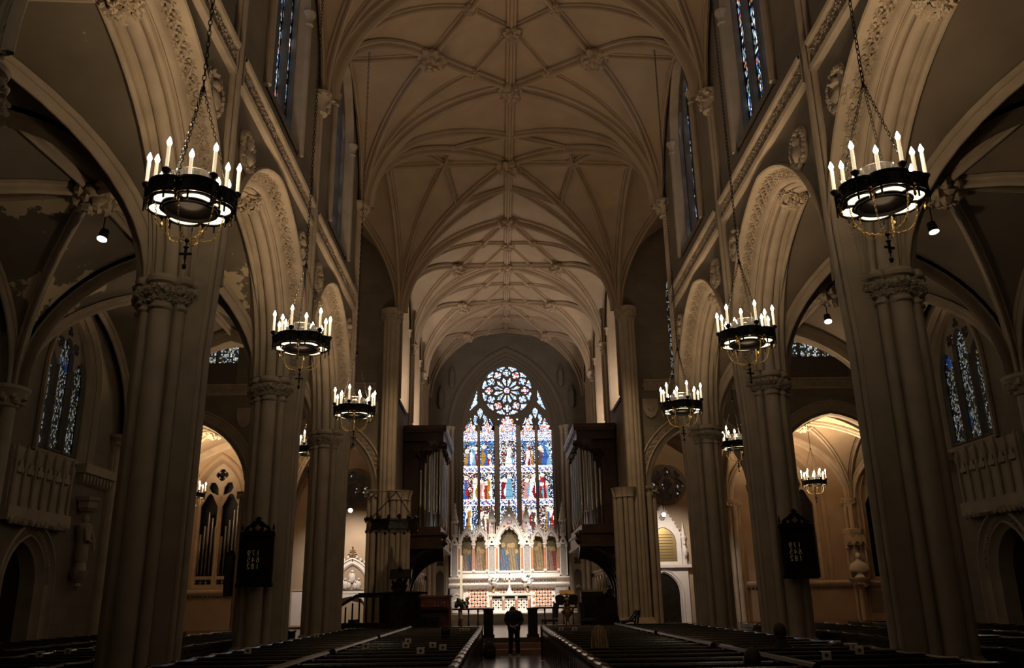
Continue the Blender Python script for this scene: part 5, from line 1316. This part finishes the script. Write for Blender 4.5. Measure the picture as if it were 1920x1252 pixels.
# eagle lectern
L_ = empty('eagle_lectern', (1.86, 32.0, .5), 0, 'brass lectern with a spread eagle book rest', 'lectern')
b = MB(); b.lathe([(.26, 0), (.26, .05), (.12, .12), (.06, .2), (.10, .3), (.06, .36), (.05, .5), (.09, .56), (.2, .68), (.22, .76), (.10, .86), (.06, .92), (.14, 1.0), (.05, 1.04)], (0, 0, 0), 16); b.build('pedestal', 'brass', L_, True)
b = MB(); b.ball((0, 0, 1.14), .12, 10, (1, 1, 1.3)); b.ball((0, -.08, 1.33), .06, 8, (1, 1.3, 1)); b.lathe([(.03, 0), (.0, .08)], (0, -.16, 1.28), 6); b.tube([(-.08, 0, 1.0), (-.1, -.05, .9)], .03, 6); b.tube([(.08, 0, 1.0), (.1, -.05, .9)], .03, 6); b.build('eagle_body', 'brass', L_, True)
for s2 in (-1, 1):
    b = MB(); b.prism([(0, 1.12), (s2*.12, 1.3), (s2*.30, 1.33), (s2*.42, 1.27), (s2*.40, 1.05), (s2*.32, .9), (s2*.26, .98), (s2*.18, .95), (s2*.1, 1.02)], lambda u, v, w: (u, w+abs(u)*.15, v), -.03, .03); b.build('wing', 'woodcase', L_)
b = MB(); b.boxm(Matrix.Translation((0, .02, 1.40)) @ Matrix.Rotation(.5, 4, 'X'), .52, .3, .03); b.build('book_rest', 'brass', L_)
# bishop's chair, stall, finial bench end, folding chair
o = empty('throne_chair', (2.92, 33.3, .5), 0, 'square carved dark canopy chair with stone frame right of the lectern', 'chair')
b = MB(); b.box(-.42, .42, 0, .08, .5, 1.42); b.build('backrest', 'wood', o); b = MB(); b.box(-.5, .5, -.5, .1, 0, .5); b.build('seat', 'wood', o)
b = MB(); b.box(-.56, -.44, -.05, .12, .3, 1.5); b.box(.44, .56, -.05, .12, .3, 1.46); b.box(-.56, .56, .02, .12, 1.42, 1.5); b.lump((-.5, 0, 1.58), .12, rnd); b.build('frame', 'marble' if 0 else 'stone', o)
o = empty('bench_end', (3.48, 32.6, .5), 0, 'dark bench end topped by a small carved figure', 'bench end')
b = MB(); b.box(-.22, .22, -.08, .08, 0, 1.2); b.box(-.25, .25, -.1, .1, 1.15, 1.22); b.box(-1.1, -.22, -.04, .04, 0, .8); b.build('panel', 'wood', o)
b = MB(); b.lathe([(.12, 1.22), (.14, 1.3), (.1, 1.42), (.11, 1.5), (.05, 1.55)], (.02, 0, 0), 8); b.ball((.02, 0, 1.6), .06); b.lathe([(.07, 1.22), (.08, 1.35), (.0, 1.42)], (-.15, 0, 0), 8); b.build('carved_figure', 'wood', o, True)
o = empty('folding_chair', (4.02, 32.1, .5), 0, 'dark curved x-frame chair before the right crossing pier', 'chair')
for q in (-1, 1):
    b = MB(); b.tube([(-.3, q*.25, 0), (-.1, q*.25, .3), (.1, q*.25, .36), (.34, q*.25, .62)], .035, 8); b.tube([(-.34, q*.25, .55), (-.25, q*.25, .2), (-.05, q*.25, .05), (.25, q*.25, .02)], .035, 8); b.tube([(.34, q*.25, .62), (.22, q*.25, .02)], .03, 8); b.build('side_frame', 'wood', o, True)
b = MB(); b.box(-.2, .2, -.25, .25, .3, .34); b.build('seat', 'wood', o); o.scale = (1.2, 1.2, 1.2)
# stone steps seen under the choir furniture
b = MB(); b.box(-3.4, 3.4, 49.6, 50.2, .97, 1.02); S(b.build('trim_20', 'marble'))

# ------------------------------------------------------------------ memorials, bust, statues, tablets
tm = empty('carved_tomb', (-7.75, 42.95, 2.2), 0, 'white ogee arched memorial with a relief group at left', 'memorial')
b = MB(); loft_arch(b, .72, 1.05, [(.34, 0), (.34, -.1), (.28, -.14), (.24, -.06), (.14, -.05), (.1, -.1), (.05, -.06), (.0, 0.0)], lambda u, v, w: (u, w, v), .15, 0, 10)
for k in range(9):
    for s2 in (-1, 1): p = arch(.72, 1.05, .42, 9)[k]; b.lump((s2*abs(p[0]), -.06, .15+p[1]), .07, rnd, 6, 4, .4)
b.box(-1.1, 1.1, -.12, 0, -.12, 0); b.build('arch_frame', 'marble', tm, True)
b = MB(); b.prism(lancet(0, .05, .15, .70, 1.0, 8), lambda u, v, w: (u, w, v), -.01, 0); b.build('tympanum', 'plaster', tm)
b = MB()
for x, z, s_ in ((0, .62, 1.2), (-.33, .3, 1), (.33, .3, 1), (-.12, .28, .8), (.16, .25, .8)): b.lump((x, -.06, z), .14*s_, rnd, 9, 6, .2, (1, .6, 1.4)); b.ball((x+.02, -.1, z+.24*s_), .065*s_, 8)
b.build('relief_figures', 'marble', tm, True)
b = MB(); b.tube([(0, -.1, 1.4), (0, -.1, 2.0)], .025, 6); b.tube([(-.22, -.1, 1.72), (0, -.1, 1.66), (.22, -.1, 1.72)], .03, 6); b.tube([(-.14, -.1, 1.9), (0, -.1, 1.85), (.14, -.1, 1.9)], .025, 6); b.ball((0, -.1, 2.05), .05); b.build('finial', 'brass', tm, True)
b = MB(); b.prism([(-1.05, -.14), (-1.05, -2.2), (-.75, -2.2), (-.75, -.7), (-.5, -.35), (0, -.25), (.5, -.35), (.75, -.7), (.75, -2.2), (1.05, -2.2), (1.05, -.14)], lambda u, v, w: (u, w, v), -.12, 0); b.build('base_arch', 'marble', tm)
mm = empty('marble_memorial', (7.45, 42.95, .5), 0, 'white marble wall memorial with a gold plaque above a dark pointed door', 'memorial')
b = MB(); b.prism([(-1.1, 0), (-.78, 0)]+[(u, 1.35+z) for u, z in arch(.78, 1.0, 0, 8)]+[(.78, 0), (1.2, 0), (1.2, 2.6), (-1.1, 2.6)], lambda u, v, w: (u, w, v), -.12, 0)
loft_arch(b, .72, .95, [(.24, -.12), (.2, -.18), (.12, -.12), (.08, -.18), (0, -.1)], lambda u, v, w: (u, w, v), 1.35, 0, 8); b.box(-1.2, 1.35, -.3, 0, 2.55, 2.7); b.build('door_surround', 'marble', mm, True)
b = MB(); b.prism(lancet(0, 0, 1.35, .76, .98, 8), lambda u, v, w: (u, w, v), -.04, -.02); b.build('dark_door', 'wood', mm)
b = MB(); b.prism([(-.75, 2.7), (.95, 2.7), (.95, 4.2), (.1, 5.6), (-.75, 4.2)], lambda u, v, w: (u, w, v), -.1, 0, [lancet(.1, 2.85, 3.75, .62, .75, 8), foil(.1, 4.95, .16, 6, 4)])
for k in range(8):
    for s2 in (-1, 1): t = k/8; b.lump((.1+s2*(.88*(1-t)), -.08, 4.2+1.4*t), .07, rnd, 6, 4, .4)
for x in (-.85, 1.08): b.lathe([(.12, 2.7), (.1, 3.9), (.14, 4.0), (.09, 4.1), (.0, 4.8)], (x, -.12, 0), 8); b.lump((x, -.25, 3.3), .14, rnd, 8, 6, .2, (.8, .8, 2.2)); b.ball((x, -.25, 3.7), .07)
b.build('gabled_frame', 'marble', mm, True)
b = MB(); b.prism(lancet(.1, 2.87, 3.75, .60, .72, 8), lambda u, v, w: (u, w, v), -.06, -.02)
po = b.build('plaque', 'plaque', mm); b = MB()
for k in range(9): b.box(-.36, .56, -.064, -.06, 3.0+.14*k, 3.03+.14*k)
b.build('inscription_lines', 'print', po)
# bust in its niche
bn = empty('niche', (17.0, 42.9, 1.9), 0, 'canopied stone wall niche beneath the right chapel respond', 'niche')
b = MB(); b.box(-.46, .46, -.06, 0, .5, 2.9); b.build('back_panel', 'stone', bn)
b = MB(); b.lathe([(.05, -.25), (.12, -.1), (.3, .2), (.42, .36), (.5, .42), (.54, .5), (.54, .56)], (0, -.1, 0), 12, sy=.7)
for i in range(16): a = PI+PI*i/15; b.lump((.33*cos(a), -.1+.25*sin(a), .24+rnd.uniform(-.06, .1)), .08, rnd, 6, 4, .4)
b.build('console', 'stone', bn, True)
b = MB(); b.lathe([(.5, 2.1), (.46, 2.6), (.5, 2.64), (.54, 2.72), (.54, 2.86), (.4, 2.9)], (0, -.05, 0), 6, sy=.75)
for k in range(3):
    x = -.32+.32*k; b.prism([(x-.17, 1.95), (x-.15, 2.1), (x-.08, 2.2), (x, 2.28), (x+.08, 2.2), (x+.15, 2.1), (x+.17, 1.95), (x+.17, 2.4), (x, 2.62), (x-.17, 2.4)], lambda u, v, w: (u, w+abs(u)*.25, v), -.45, -.38)
for s2 in (-1, 1): b.tube([(s2*.46, -.2, .56), (s2*.46, -.2, 2.1)], .05, 8); b.lump((s2*.46, -.3, 1.95), .08, rnd)
b.build('canopy', 'stone', bn, True)
bu = empty('marble_bust', (17.0, 42.68, 2.46), 0, 'pale marble bust of a bald person in a pleated robe', 'bust')
b = MB(); b.lathe([(.24, 0), (.22, .06), (.14, .14), (.15, .28)], (0, 0, 0), 14); b.build('socle', 'marble', bu, True)
b = MB(); rows = []
for z, wx, wy in ((.24, .30, .16), (.3, .43, .19), (.42, .47, .2), (.54, .45, .2), (.64, .36, .18), (.72, .23, .14), (.79, .12, .12), (.88, .10, .1)):
    rows.append([(wx*cos(2*PI*k/36)*(1+.05*(k % 2)*(z < .68)), wy*sin(2*PI*k/36)*(1+.08*(k % 2)*(z < .68)), z) for k in range(36)])
b.grid(rows, True); b.build('robe', 'marble', bu, True)
b = MB(); b.ball((0, -.02, 1.01), .15, 14, (.86, 1, 1.2), 10); b.lump((0, -.18, .99), .035, rnd, 6, 4, .1, (.8, 1, 1.4)); b.ball((-.055, -.145, 1.03), .024); b.ball((.055, -.145, 1.03), .024); b.ball((-.12, 0, .97), .03, 6, (.5, 1, 1.4)); b.ball((.12, 0, .97), .03, 6, (.5, 1, 1.4)); b.box(-.045, .045, -.16, -.12, .90, .918); b.build('head', 'marble', bu, True)
for sx, lab in ((-1, 'carved standing saint on a bracket on the left aisle wall'),):
    o = empty('wall_statue', (sx*11.8, 23.65, 2.2), 0, lab, 'statue')
    b = MB(); b.lathe([(.02, -.1), (.1, .0), (.08, .08), (.2, .2), (.24, .34), (.26, .4)], (0, 0, 0), 8); b.build('console', 'stone', o, True)
    b = MB(); b.lathe([(.17, .4), (.15, .55), (.13, .6), (.17, .7), (.15, 1.1), (.19, 1.4), (.2, 1.58), (.08, 1.66)], (0, 0, 0), 12, sy=1.1); b.ball((0, 0, 1.77), .1, 10, (1, 1, 1.2)); b.tube([(.12, -.18, 1.5), (.2, -.2, 1.2), (.2, 0, 1.15)], .05, 8); b.tube([(.1, .2, 1.5), (.18, .22, 1.2), (.2, .26, .95)], .05, 8); b.build('figure', 'stone', o, True)
    b = MB(); b.lathe([(.2, 1.95), (.28, 2.05), (.27, 2.2), (.34, 2.25), (.36, 2.34)], (0, 0, 0), 6); b.build('canopy', 'stone', o)
for x, z, w_, h_, lab in ((-10.2, 1.45, .42, .8, 'pale framed wall tablet seen between the two far left piers'),):
    o = empty('wall_tablet', (x, 42.9, z), 0, lab, 'tablet'); b = MB(); b.box(-w_, w_, -.03, .05, -h_, h_); b.build('slab', 'marble', o)
    b = MB()
    for a in (((-w_-.05, w_+.05), (h_-.02, h_+.06)), ((-w_-.05, w_+.05), (-h_-.06, -h_+.02)), ((-w_-.05, -w_+.03), (-h_, h_)), ((w_-.03, w_+.05), (-h_, h_))): b.box(a[0][0], a[0][1], -.07, 0, a[1][0], a[1][1])
    b.build('frame', 'stone', o)
for x in (13.2, 18.6):
    o = empty('wall_tablet', (x, 42.98, 1.35), 0, 'faint inscribed wall tablet under the %s chapel window' % ('bust-side left' if x < 15 else 'rightmost'), 'tablet', 'inscribed tablets')
    b = MB(); b.box(-1.1, 1.1, -.03, .02, -.5, .5); b.build('slab', 'wall', o); b = MB()
    for k in range(5):
        for q in range(9): b.box(-1.0+.22*q, -1.0+.22*q+rnd.uniform(.08, .18), -.034, -.03, .35-.18*k, .40-.18*k)
    b.build('inscription', 'lead', o)
# ------------------------------------------------------------------ pews
ROWS = [9.9+.85*i for i in range(19)]
def make_pew(w_, caps):
    root = empty('pew')
    b = MB(); b.boxm(Matrix.Translation((0, -.01, .66)) @ Matrix.Rotation(-.10, 4, 'X'), 2*w_-.04, .03, .52)
    for i in range(4): b.boxm(Matrix.Translation((-w_+.25+(2*w_-.5)*i/3, -.03, .66)) @ Matrix.Rotation(-.10, 4, 'X'), .05, .03, .5)
    b.build('backrest', 'wood', root)
    b = MB(); b.tube([(-w_+.02, -.045, .925), (w_-.02, -.045, .925)], .032, 8); b.box(-w_+.02, w_-.02, -.03, .05, .90, .93); b.build('top_rail', 'wood', root, True)
    b = MB(); b.box(-w_+.02, w_-.02, .04, .44, .42, .46); b.box(-w_+.02, w_-.02, .40, .43, .05, .42); b.build('seat', 'wood', root)
    for s2, on in zip((-1, 1), caps):
        b = MB(); x0 = s2*w_
        if on:                                   # tall panelled end with an undulating capped top
            top = [(.74, .934), (.62, .928), (.45, .927), (.25, .931), (.10, .938), (.0, .945), (-.06, .945), (-.092, .938)]
            b.prism([(-.092, 0), (.74, 0)]+top, lambda u, v, w: (x0+s2*w, u, v), -.045, .0, [lancet(.12, .12, .55, .13, .2, 6), lancet(.48, .12, .55, .13, .2, 6)])
            b.prism([(-.05, .1), (.70, .1), (.70, .80), (-.05, .80)], lambda u, v, w: (x0+s2*w, u, v), -.035, -.015)
            for q in (.02, .30, .64): b.ball((x0+s2*.01, q, .84), .014, 6)
            eo = b.build('end_panel', 'wood', root)
            c = MB(); c.grid([[(x0-s2*.03+dx, u, v+dz) for dx, dz in ((-.05, -.035), (-.05, .0), (-.03, .022), (.03, .022), (.05, .0), (.05, -.035))] for u, v in top]); c.build('cap', 'woodcap', eo)
        else:
            b.prism([(-.09, 0), (.46, 0), (.46, .55), (.24, .62), (.10, .93), (-.09, .93)], lambda u, v, w: (x0+s2*w, u, v), -.05, .0); b.build('end_panel', 'wood', root)
    return root
BLK = [(-3.07, -1.08, (0, 1), 9, 'inner left nave block'), (-5.02, -3.15, (1, 0), 9, 'outer left nave block'), (-8.35, -6.45, (1, 1), 10.5, 'left aisle inner block'), (-11.6, -9.6, (1, 1), 16, 'far left aisle wall block'),
       (.66, 2.72, (1, 0), 9, 'inner right nave block'), (2.80, 4.98, (0, 1), 9, 'outer right nave block'), (6.45, 8.35, (1, 1), 10.5, 'right aisle inner block'), (9.6, 11.6, (1, 1), 16, 'far right aisle wall block')]
for x0, x1, caps, ymin, nm in BLK:
    p0 = None; rows = [r for r in ROWS if r >= ymin]
    for i, y in enumerate(rows):
        if p0 is None: p0 = o = make_pew((x1-x0)/2, caps)
        else: o = copy_tree(p0)
        o.location = ((x0+x1)/2, y, 0)
        rank = len(rows)-i
        o_ = '%d%s' % (rank, 'st' if rank == 1 else 'nd' if rank == 2 else 'rd' if rank == 3 else 'th')
        tag(o, 'dark wooden pew in the %s, %s' % (nm, 'front row at the crossing' if rank == 1 else o_+' row back from the crossing' if i else 'nearest row, last from the crossing'), 'pew', 'pews in the '+nm)
for x, lab in ((-3.11, 'left'), (2.76, 'right')):
    for k, (a, e) in enumerate(((9.4, 13.4), (13.9, 18.6), (19.0, 25.6))):
        o = empty('pew_divider', (x, a, 0), 0, 'low pew partition rail in the %s nave block, %s length' % (lab, ('nearest', 'middle', 'farthest')[k]), 'partition', 'pew partitions'); L = e-a
        b = MB(); b.box(-.02, .02, 0, L, .1, .95); b.build('panel', 'wood', o)
        b = MB(); b.tube([(0, 0, .975), (0, L, .975)], .045, 8); b.build('rail', 'wood', o, True)
for x0, x1, lab in ((-5.0, -1.05, 'left'), (.62, 4.95, 'right')):
    o = empty('parapet', ((x0+x1)/2, 26.0, 0), 0, 'dark panelled parapet closing the %s pews towards the crossing' % lab, 'parapet', 'pew parapets'); w_ = (x1-x0)/2
    b = MB(); b.box(-w_, w_, 0, .05, .02, .92); b.build('panel', 'wood', o); b = MB(); b.box(-w_, w_, -.04, .08, .92, .96); b.build('rail', 'wood', o)
# ---- printed cards hung over the pew backs
CARDS = [(-2.89, 15.85, 'white card hung on a left pew, farthest left of the nave group'), (-2.33, 17.55, 'white card hung just behind another card in the left pews'), (-2.19, 15.85, 'white card overlapping the card behind it in the left pews'),
         (-1.78, 14.15, 'nearest and largest white card in the left nave pews'), (-1.72, 15.85, 'white card left of the pair closest to the centre aisle'), (-1.49, 15.0, 'white card in the left pews closest to the centre aisle'),
         (-1.55, 23.5, 'small white card in the far left pews, left of a touching pair'), (-1.41, 23.5, 'small white card in the far left pews, right of a touching pair'),
         (.99, 22.65, 'small white card in the far right pews beside the aisle'), (1.33, 22.65, 'small white card in the far right pews nearer the fair-haired person'),
         (4.75, 14.15, 'dim white card below the right hymn board pier'), (4.67, 13.3, 'white card hidden partly behind another in the right pews'), (4.41, 12.45, 'white card with two pictures overlapping another in the right pews'), (3.64, 11.6, 'nearest tan card with a dark picture in the right pews'),
         (-4.7, 15.0, 'white card left of the left hymn board pier'), (-4.8, 20.95, 'small white card between the left hymn board pier and the far pier'), (-8.1, 15.0, 'bright paper edge on the far left aisle pew'), (-8.05, 15.85, 'paper lying on a left aisle pew rail'), (-7.95, 16.7, 'paper on the left aisle pew nearest the big pier')]
for x, y, lab in CARDS:
    o = empty('pew_card', (x, y-.075, .99), 0, lab, 'card', 'printed cards on the pews'); b = MB()
    b.prism([(-.06, -.15), (.06, -.15), (.06, .01), (-.06, .01)], lambda u, v, w: (u, w-.10*v, v), -.012, -.009); b.box(-.06, .06, -.012, .07, .008, .011); b.build('sheet', 'paper', o)
    b = MB(); b.prism(foil(0, -.035, .028, 6, 4), lambda u, v, w: (u, w-.10*v, v), -.0135, -.0125); b.prism([(-.04, -.10), (.04, -.10), (.04, -.14), (.01, -.13), (-.02, -.14), (-.04, -.14)], lambda u, v, w: (u, w-.10*v, v), -.0135, -.0125); b.build('print', 'print', o)

# ------------------------------------------------------------------ people
def skinned(name, verts, edges, root_i, m, parent):
    """one continuous body grown around a skeleton of joints"""
    me = bpy.data.meshes.new(name); me.from_pydata([v[:3] for v in verts], edges, [])
    o = bpy.data.objects.new(name, me); COL.objects.link(o)
    bpy.context.view_layer.objects.active = o
    md = o.modifiers.new('skin', 'SKIN'); sd = o.modifiers.new('sub', 'SUBSURF'); sd.levels = 2; sd.render_levels = 2
    if not me.skin_vertices: 
        with bpy.context.temp_override(object=o, active_object=o, selected_objects=[o]): bpy.ops.mesh.customdata_skin_add()
    for i, v in enumerate(verts):
        r = v[3]; me.skin_vertices[0].data[i].radius = (r, r) if not isinstance(r, tuple) else r
        me.skin_vertices[0].data[i].use_root = (i == root_i)
    dg = bpy.context.evaluated_depsgraph_get(); dg.update(); ev = o.evaluated_get(dg)
    m2 = bpy.data.meshes.new_from_object(ev); bpy.data.objects.remove(o)
    m2.materials.clear(); m2.materials.append(M[m]); m2.polygons.foreach_set('use_smooth', [True]*len(m2.polygons))
    o2 = bpy.data.objects.new(name, m2); COL.objects.link(o2); o2.parent = parent; return o2
def person_body(parent, hip, chest, neck, head, shoulders, arms, legs, hands=True):
    """hip/chest/neck/head points; arms: [(elbow, wrist, hand)], legs: [(hipjoint, knee, ankle, toe)]"""
    V = [(*hip, .13), (*Vector(hip).lerp(Vector(chest), .5), .12), (*chest, .14), (*neck, .055), (*Vector(neck).lerp(Vector(head), .55), .075), (*head, .095), (*(Vector(head)+(Vector(head)-Vector(neck)).normalized()*.09), .06)]
    E_ = [(0, 1), (1, 2), (2, 3), (3, 4), (4, 5), (5, 6)]
    for sh, (el, wr, hd) in zip(shoulders, arms):
        k = len(V); V += [(*sh, .062), (*el, .042), (*wr, .028), (*hd, .036)]; E_ += [(2, k), (k, k+1), (k+1, k+2), (k+2, k+3)]
        d = (Vector(hd)-Vector(wr)).normalized(); s = d.cross(Vector((0, 0, 1)));  s = s.normalized() if s.length > .1 else Vector((1, 0, 0)); n_ = d.cross(s)
        for f in range(4):
            q = Vector(hd)+d*.03+s*(.028-.019*f); ln = (.055, .065, .06, .045)[f]; j = len(V)
            V += [(*q, .010), (*(q+d*ln*.55+n_*.008), .009), (*(q+d*ln*.85+n_*.028), .008)]; E_ += [(k+3, j), (j, j+1), (j+1, j+2)]
        j = len(V); q = Vector(hd)+s*.036-d*.01; V += [(*q, .011), (*(q+s*.025+d*.035), .009)]; E_ += [(k+3, j), (j, j+1)]
    for hj, kn, an, to in legs:
        k = len(V); V += [(*hj, .09), (*kn, .06), (*an, .042), (*to, .04)]; E_ += [(0, k), (k, k+1), (k+1, k+2), (k+2, k+3)]
    return skinned('body', V, E_, 0, 'skin', parent)
def rings(rs, n=20):
    """loft of ellipses (centre, rx, ry)"""
    return [[(c[0]+rx*cos(2*PI*k/n), c[1]+ry*sin(2*PI*k/n), c[2]) for k in range(n)] for c, rx, ry in rs]
def face(parent, head, fwd):
    b = MB(); h = Vector(head); f = Vector(fwd).normalized(); s = f.cross(Vector((0, 0, 1))).normalized(); u = s.cross(f)
    b.ball(h+f*.098+u*(-.012), .017, 8, (.8, 1, 1.3)); b.ball(h+s*.095, .025, 6, (.5, 1, 1.4)); b.ball(h-s*.095, .025, 6, (.5, 1, 1.4)); b.build('face', 'skin', parent, True)
    e = MB(); e.ball(h+f*.085+s*.034+u*.02, .012, 6); e.ball(h+f*.085-s*.034+u*.02, .012, 6); e.ball(h+f*.088-u*.055, .018, 6, (1.4, .6, .5)); e.build('eyes_and_mouth', 'hair', parent, True)
mn = empty('person', (-.12, 27.96, 0), 0, 'person in dark jacket standing in the aisle, head bowed, hands behind the back', 'person')
person_body(mn, (0, 0, .86), (0, .01, 1.20), (0, .09, 1.32), (-.03, .22, 1.36), [(-.17, 0, 1.27), (.17, 0, 1.27)],
            [((-.25, -.06, 1.06), (-.10, -.19, .90), (-.01, -.21, .87)), ((.25, -.06, 1.06), (.13, -.19, .93), (.05, -.225, .91))],
            [((-.09, 0, .80), (-.10, .02, .44), (-.11, 0, .08), (-.15, .13, .04)), ((.09, 0, .80), (.11, .02, .44), (.13, 0, .08), (.17, .13, .04))])
face(mn, (-.03, .22, 1.36), (0, .5, -.86))
b = MB(); b.grid(rings([((0, .0, .77), .19, .13), ((0, 0, .84), .20, .14), ((0, 0, 1.0), .205, .14), ((0, 0, 1.16), .225, .15), ((0, .02, 1.27), .225, .14), ((0, .05, 1.34), .17, .12), ((0, .08, 1.38), .10, .09), ((0, .10, 1.385), .066, .066)]), True)
for s2 in (-1, 1): b.tube([(s2*.15, .01, 1.31), (s2*.205, -.01, 1.24), (s2*.255, -.06, 1.06), (s2*.20, -.14, .98), (s2*.135, -.185, .925)], [.07, .072, .060, .056, .048], 12)
b.build('jacket', 'coat', mn, True)
b = MB(); b.grid(rings([((0, 0, .72), .165, .115), ((0, 0, .86), .16, .115)]), True)
for s2 in (-1, 1): b.tube([(s2*.085, 0, .84), (s2*.09, 0, .70), (s2*.105, .02, .44), (s2*.12, .0, .09)], [.10, .092, .070, .062], 14)
b.build('trousers', 'trouser', mn, True)
for s2 in (-1, 1):
    b = MB(); b.ball((s2*.13, .03, .045), .06, 10, (.85, 2.0, .8)); b.box(s2*.13-.05, s2*.13+.05, -.08, .15, 0, .025); b.build('shoe', 'shoe', mn, True)
b = MB(); b.ball((-.03, .19, 1.385), .108, 12, (.92, 1, 1), 8); b.build('hair', 'hair', mn, True)
bp = empty('backpack', (-.88, 27.3, 0), .2, 'black backpack leaning against the pew end beside the standing person', 'backpack')
b = MB(); b.grid(rings([((0, 0, .0), .17, .12), ((0, 0, .06), .20, .15), ((0, 0, .28), .19, .14), ((0, .02, .42), .14, .10), ((0, .03, .50), .06, .05), ((0, .03, .52), .01, .01)]), True); b.build('bag', 'bag', bp, True)
b = MB(); b.grid(rings([((0, -.13, .06), .12, .05), ((0, -.15, .12), .14, .06), ((0, -.14, .24), .12, .05), ((0, -.12, .27), .02, .02)]), True); b.build('front_pocket', 'bag', bp, True)
b = MB(); b.tube([(-.05, .03, .49), (-.03, .03, .55), (.03, .03, .55), (.05, .03, .49)], .012, 6); b.tube([(.15, -.02, .1), (.22, -.08, .03), (.3, -.1, .015)], .012, 6); b.build('strap', 'bag', bp, True)
def seated(x, y, lab, top, hair, coat='coat', spread=False, long=False, bow=.06):
    o = empty('person', (x, y, 0), 0, lab, 'person'); h = top-.10
    sh = h-.27
    if spread: arms = [((-.52, -.08, sh+.0), (-.80, -.12, .97), (-.88, -.12, .98)), ((.52, -.08, sh), (.86, -.12, .97), (.95, -.12, .98))]
    else: arms = [((-.24, .05, sh-.26), (-.14, .28, sh-.38), (-.08, .33, sh-.40)), ((.24, .05, sh-.26), (.14, .28, sh-.38), (.08, .33, sh-.40))]
    person_body(o, (0, .1, .52), (0, .05, sh-.05), (0, .06, sh+.10), (0, .06+bow, h), [(-.17, .04, sh), (.17, .04, sh)], arms, [((-.1, .14, .53), (-.12, .55, .52), (-.12, .55, .10), (-.12, .68, .05)), ((.1, .14, .53), (.12, .55, .52), (.12, .55, .10), (.12, .68, .05))])
    face(o, (0, .06+bow, h), (0, 1, -.3))
    b = MB(); b.grid(rings([((0, .1, .47), .19, .15), ((0, .08, .65), .19, .14), ((0, .05, sh-.08), .215, .14), ((0, .05, sh+.02), .20, .12), ((0, .05, sh+.08), .12, .10), ((0, .06, sh+.13), .08, .08), ((0, .07, sh+.17), .075, .075)]), True)
    for s2, (el, wr, hd) in zip((-1, 1), arms): b.tube([(s2*.16, .04, sh), el, wr], [.075, .062, .05], 10)
    b.build('coat', coat, o, True)
    b = MB(); b.grid(rings([((0, .12, .46), .18, .14), ((0, .12, .56), .17, .13)]), True)
    for s2 in (-1, 1): b.tube([(s2*.1, .15, .53), (s2*.12, .54, .52), (s2*.12, .56, .12)], [.10, .075, .06], 10)
    b.build('trousers', 'trouser', o, True)
    b = MB(); b.ball((0, .035+bow, h+.015), .112, 14, (.88, 1, 1.12), 8); b.ball((0, .0+bow, h-.06), .08, 12, (1, .8, .9), 6)
    if long:
        rr = random.Random(8); dk = MB()
        for k in range(26):
            a = PI+PI*k/25; px, py = .095*cos(a), .105*sin(a); q = rr.uniform(.9, 1.15)
            (b if k % 3 else dk).tube([(px*.5, py*.5+.04+bow, h+.12), (px, py+.03+bow, h+.05), (px*1.12*q, py*1.05+.02+bow, h-.10), (px*1.2*q, py*.95+.02, h-.26), (px*1.1+.02*q, py*.9+.02, h-.36)], [.014, .02, .02, .018, .006], 5)
    ho = b.build('hair', hair, o, True)
    if long: dk.build('hair_strands', 'hairmid', ho, True)
    return o
seated(1.06, 14.42, 'person with long fair hair sitting in the right pews', 1.24, 'blond', long=True)
seated(-1.63, 17.85, 'person with short dark hair sitting in the left pews', 1.19, 'hair')
seated(3.72, 13.5, 'person in a dark coat with arms spread along the pew back at right', 1.26, 'hair', spread=True)
seated(2.33, 10.15, 'dark head low at the bottom edge in the right pews', 1.10, 'hair')
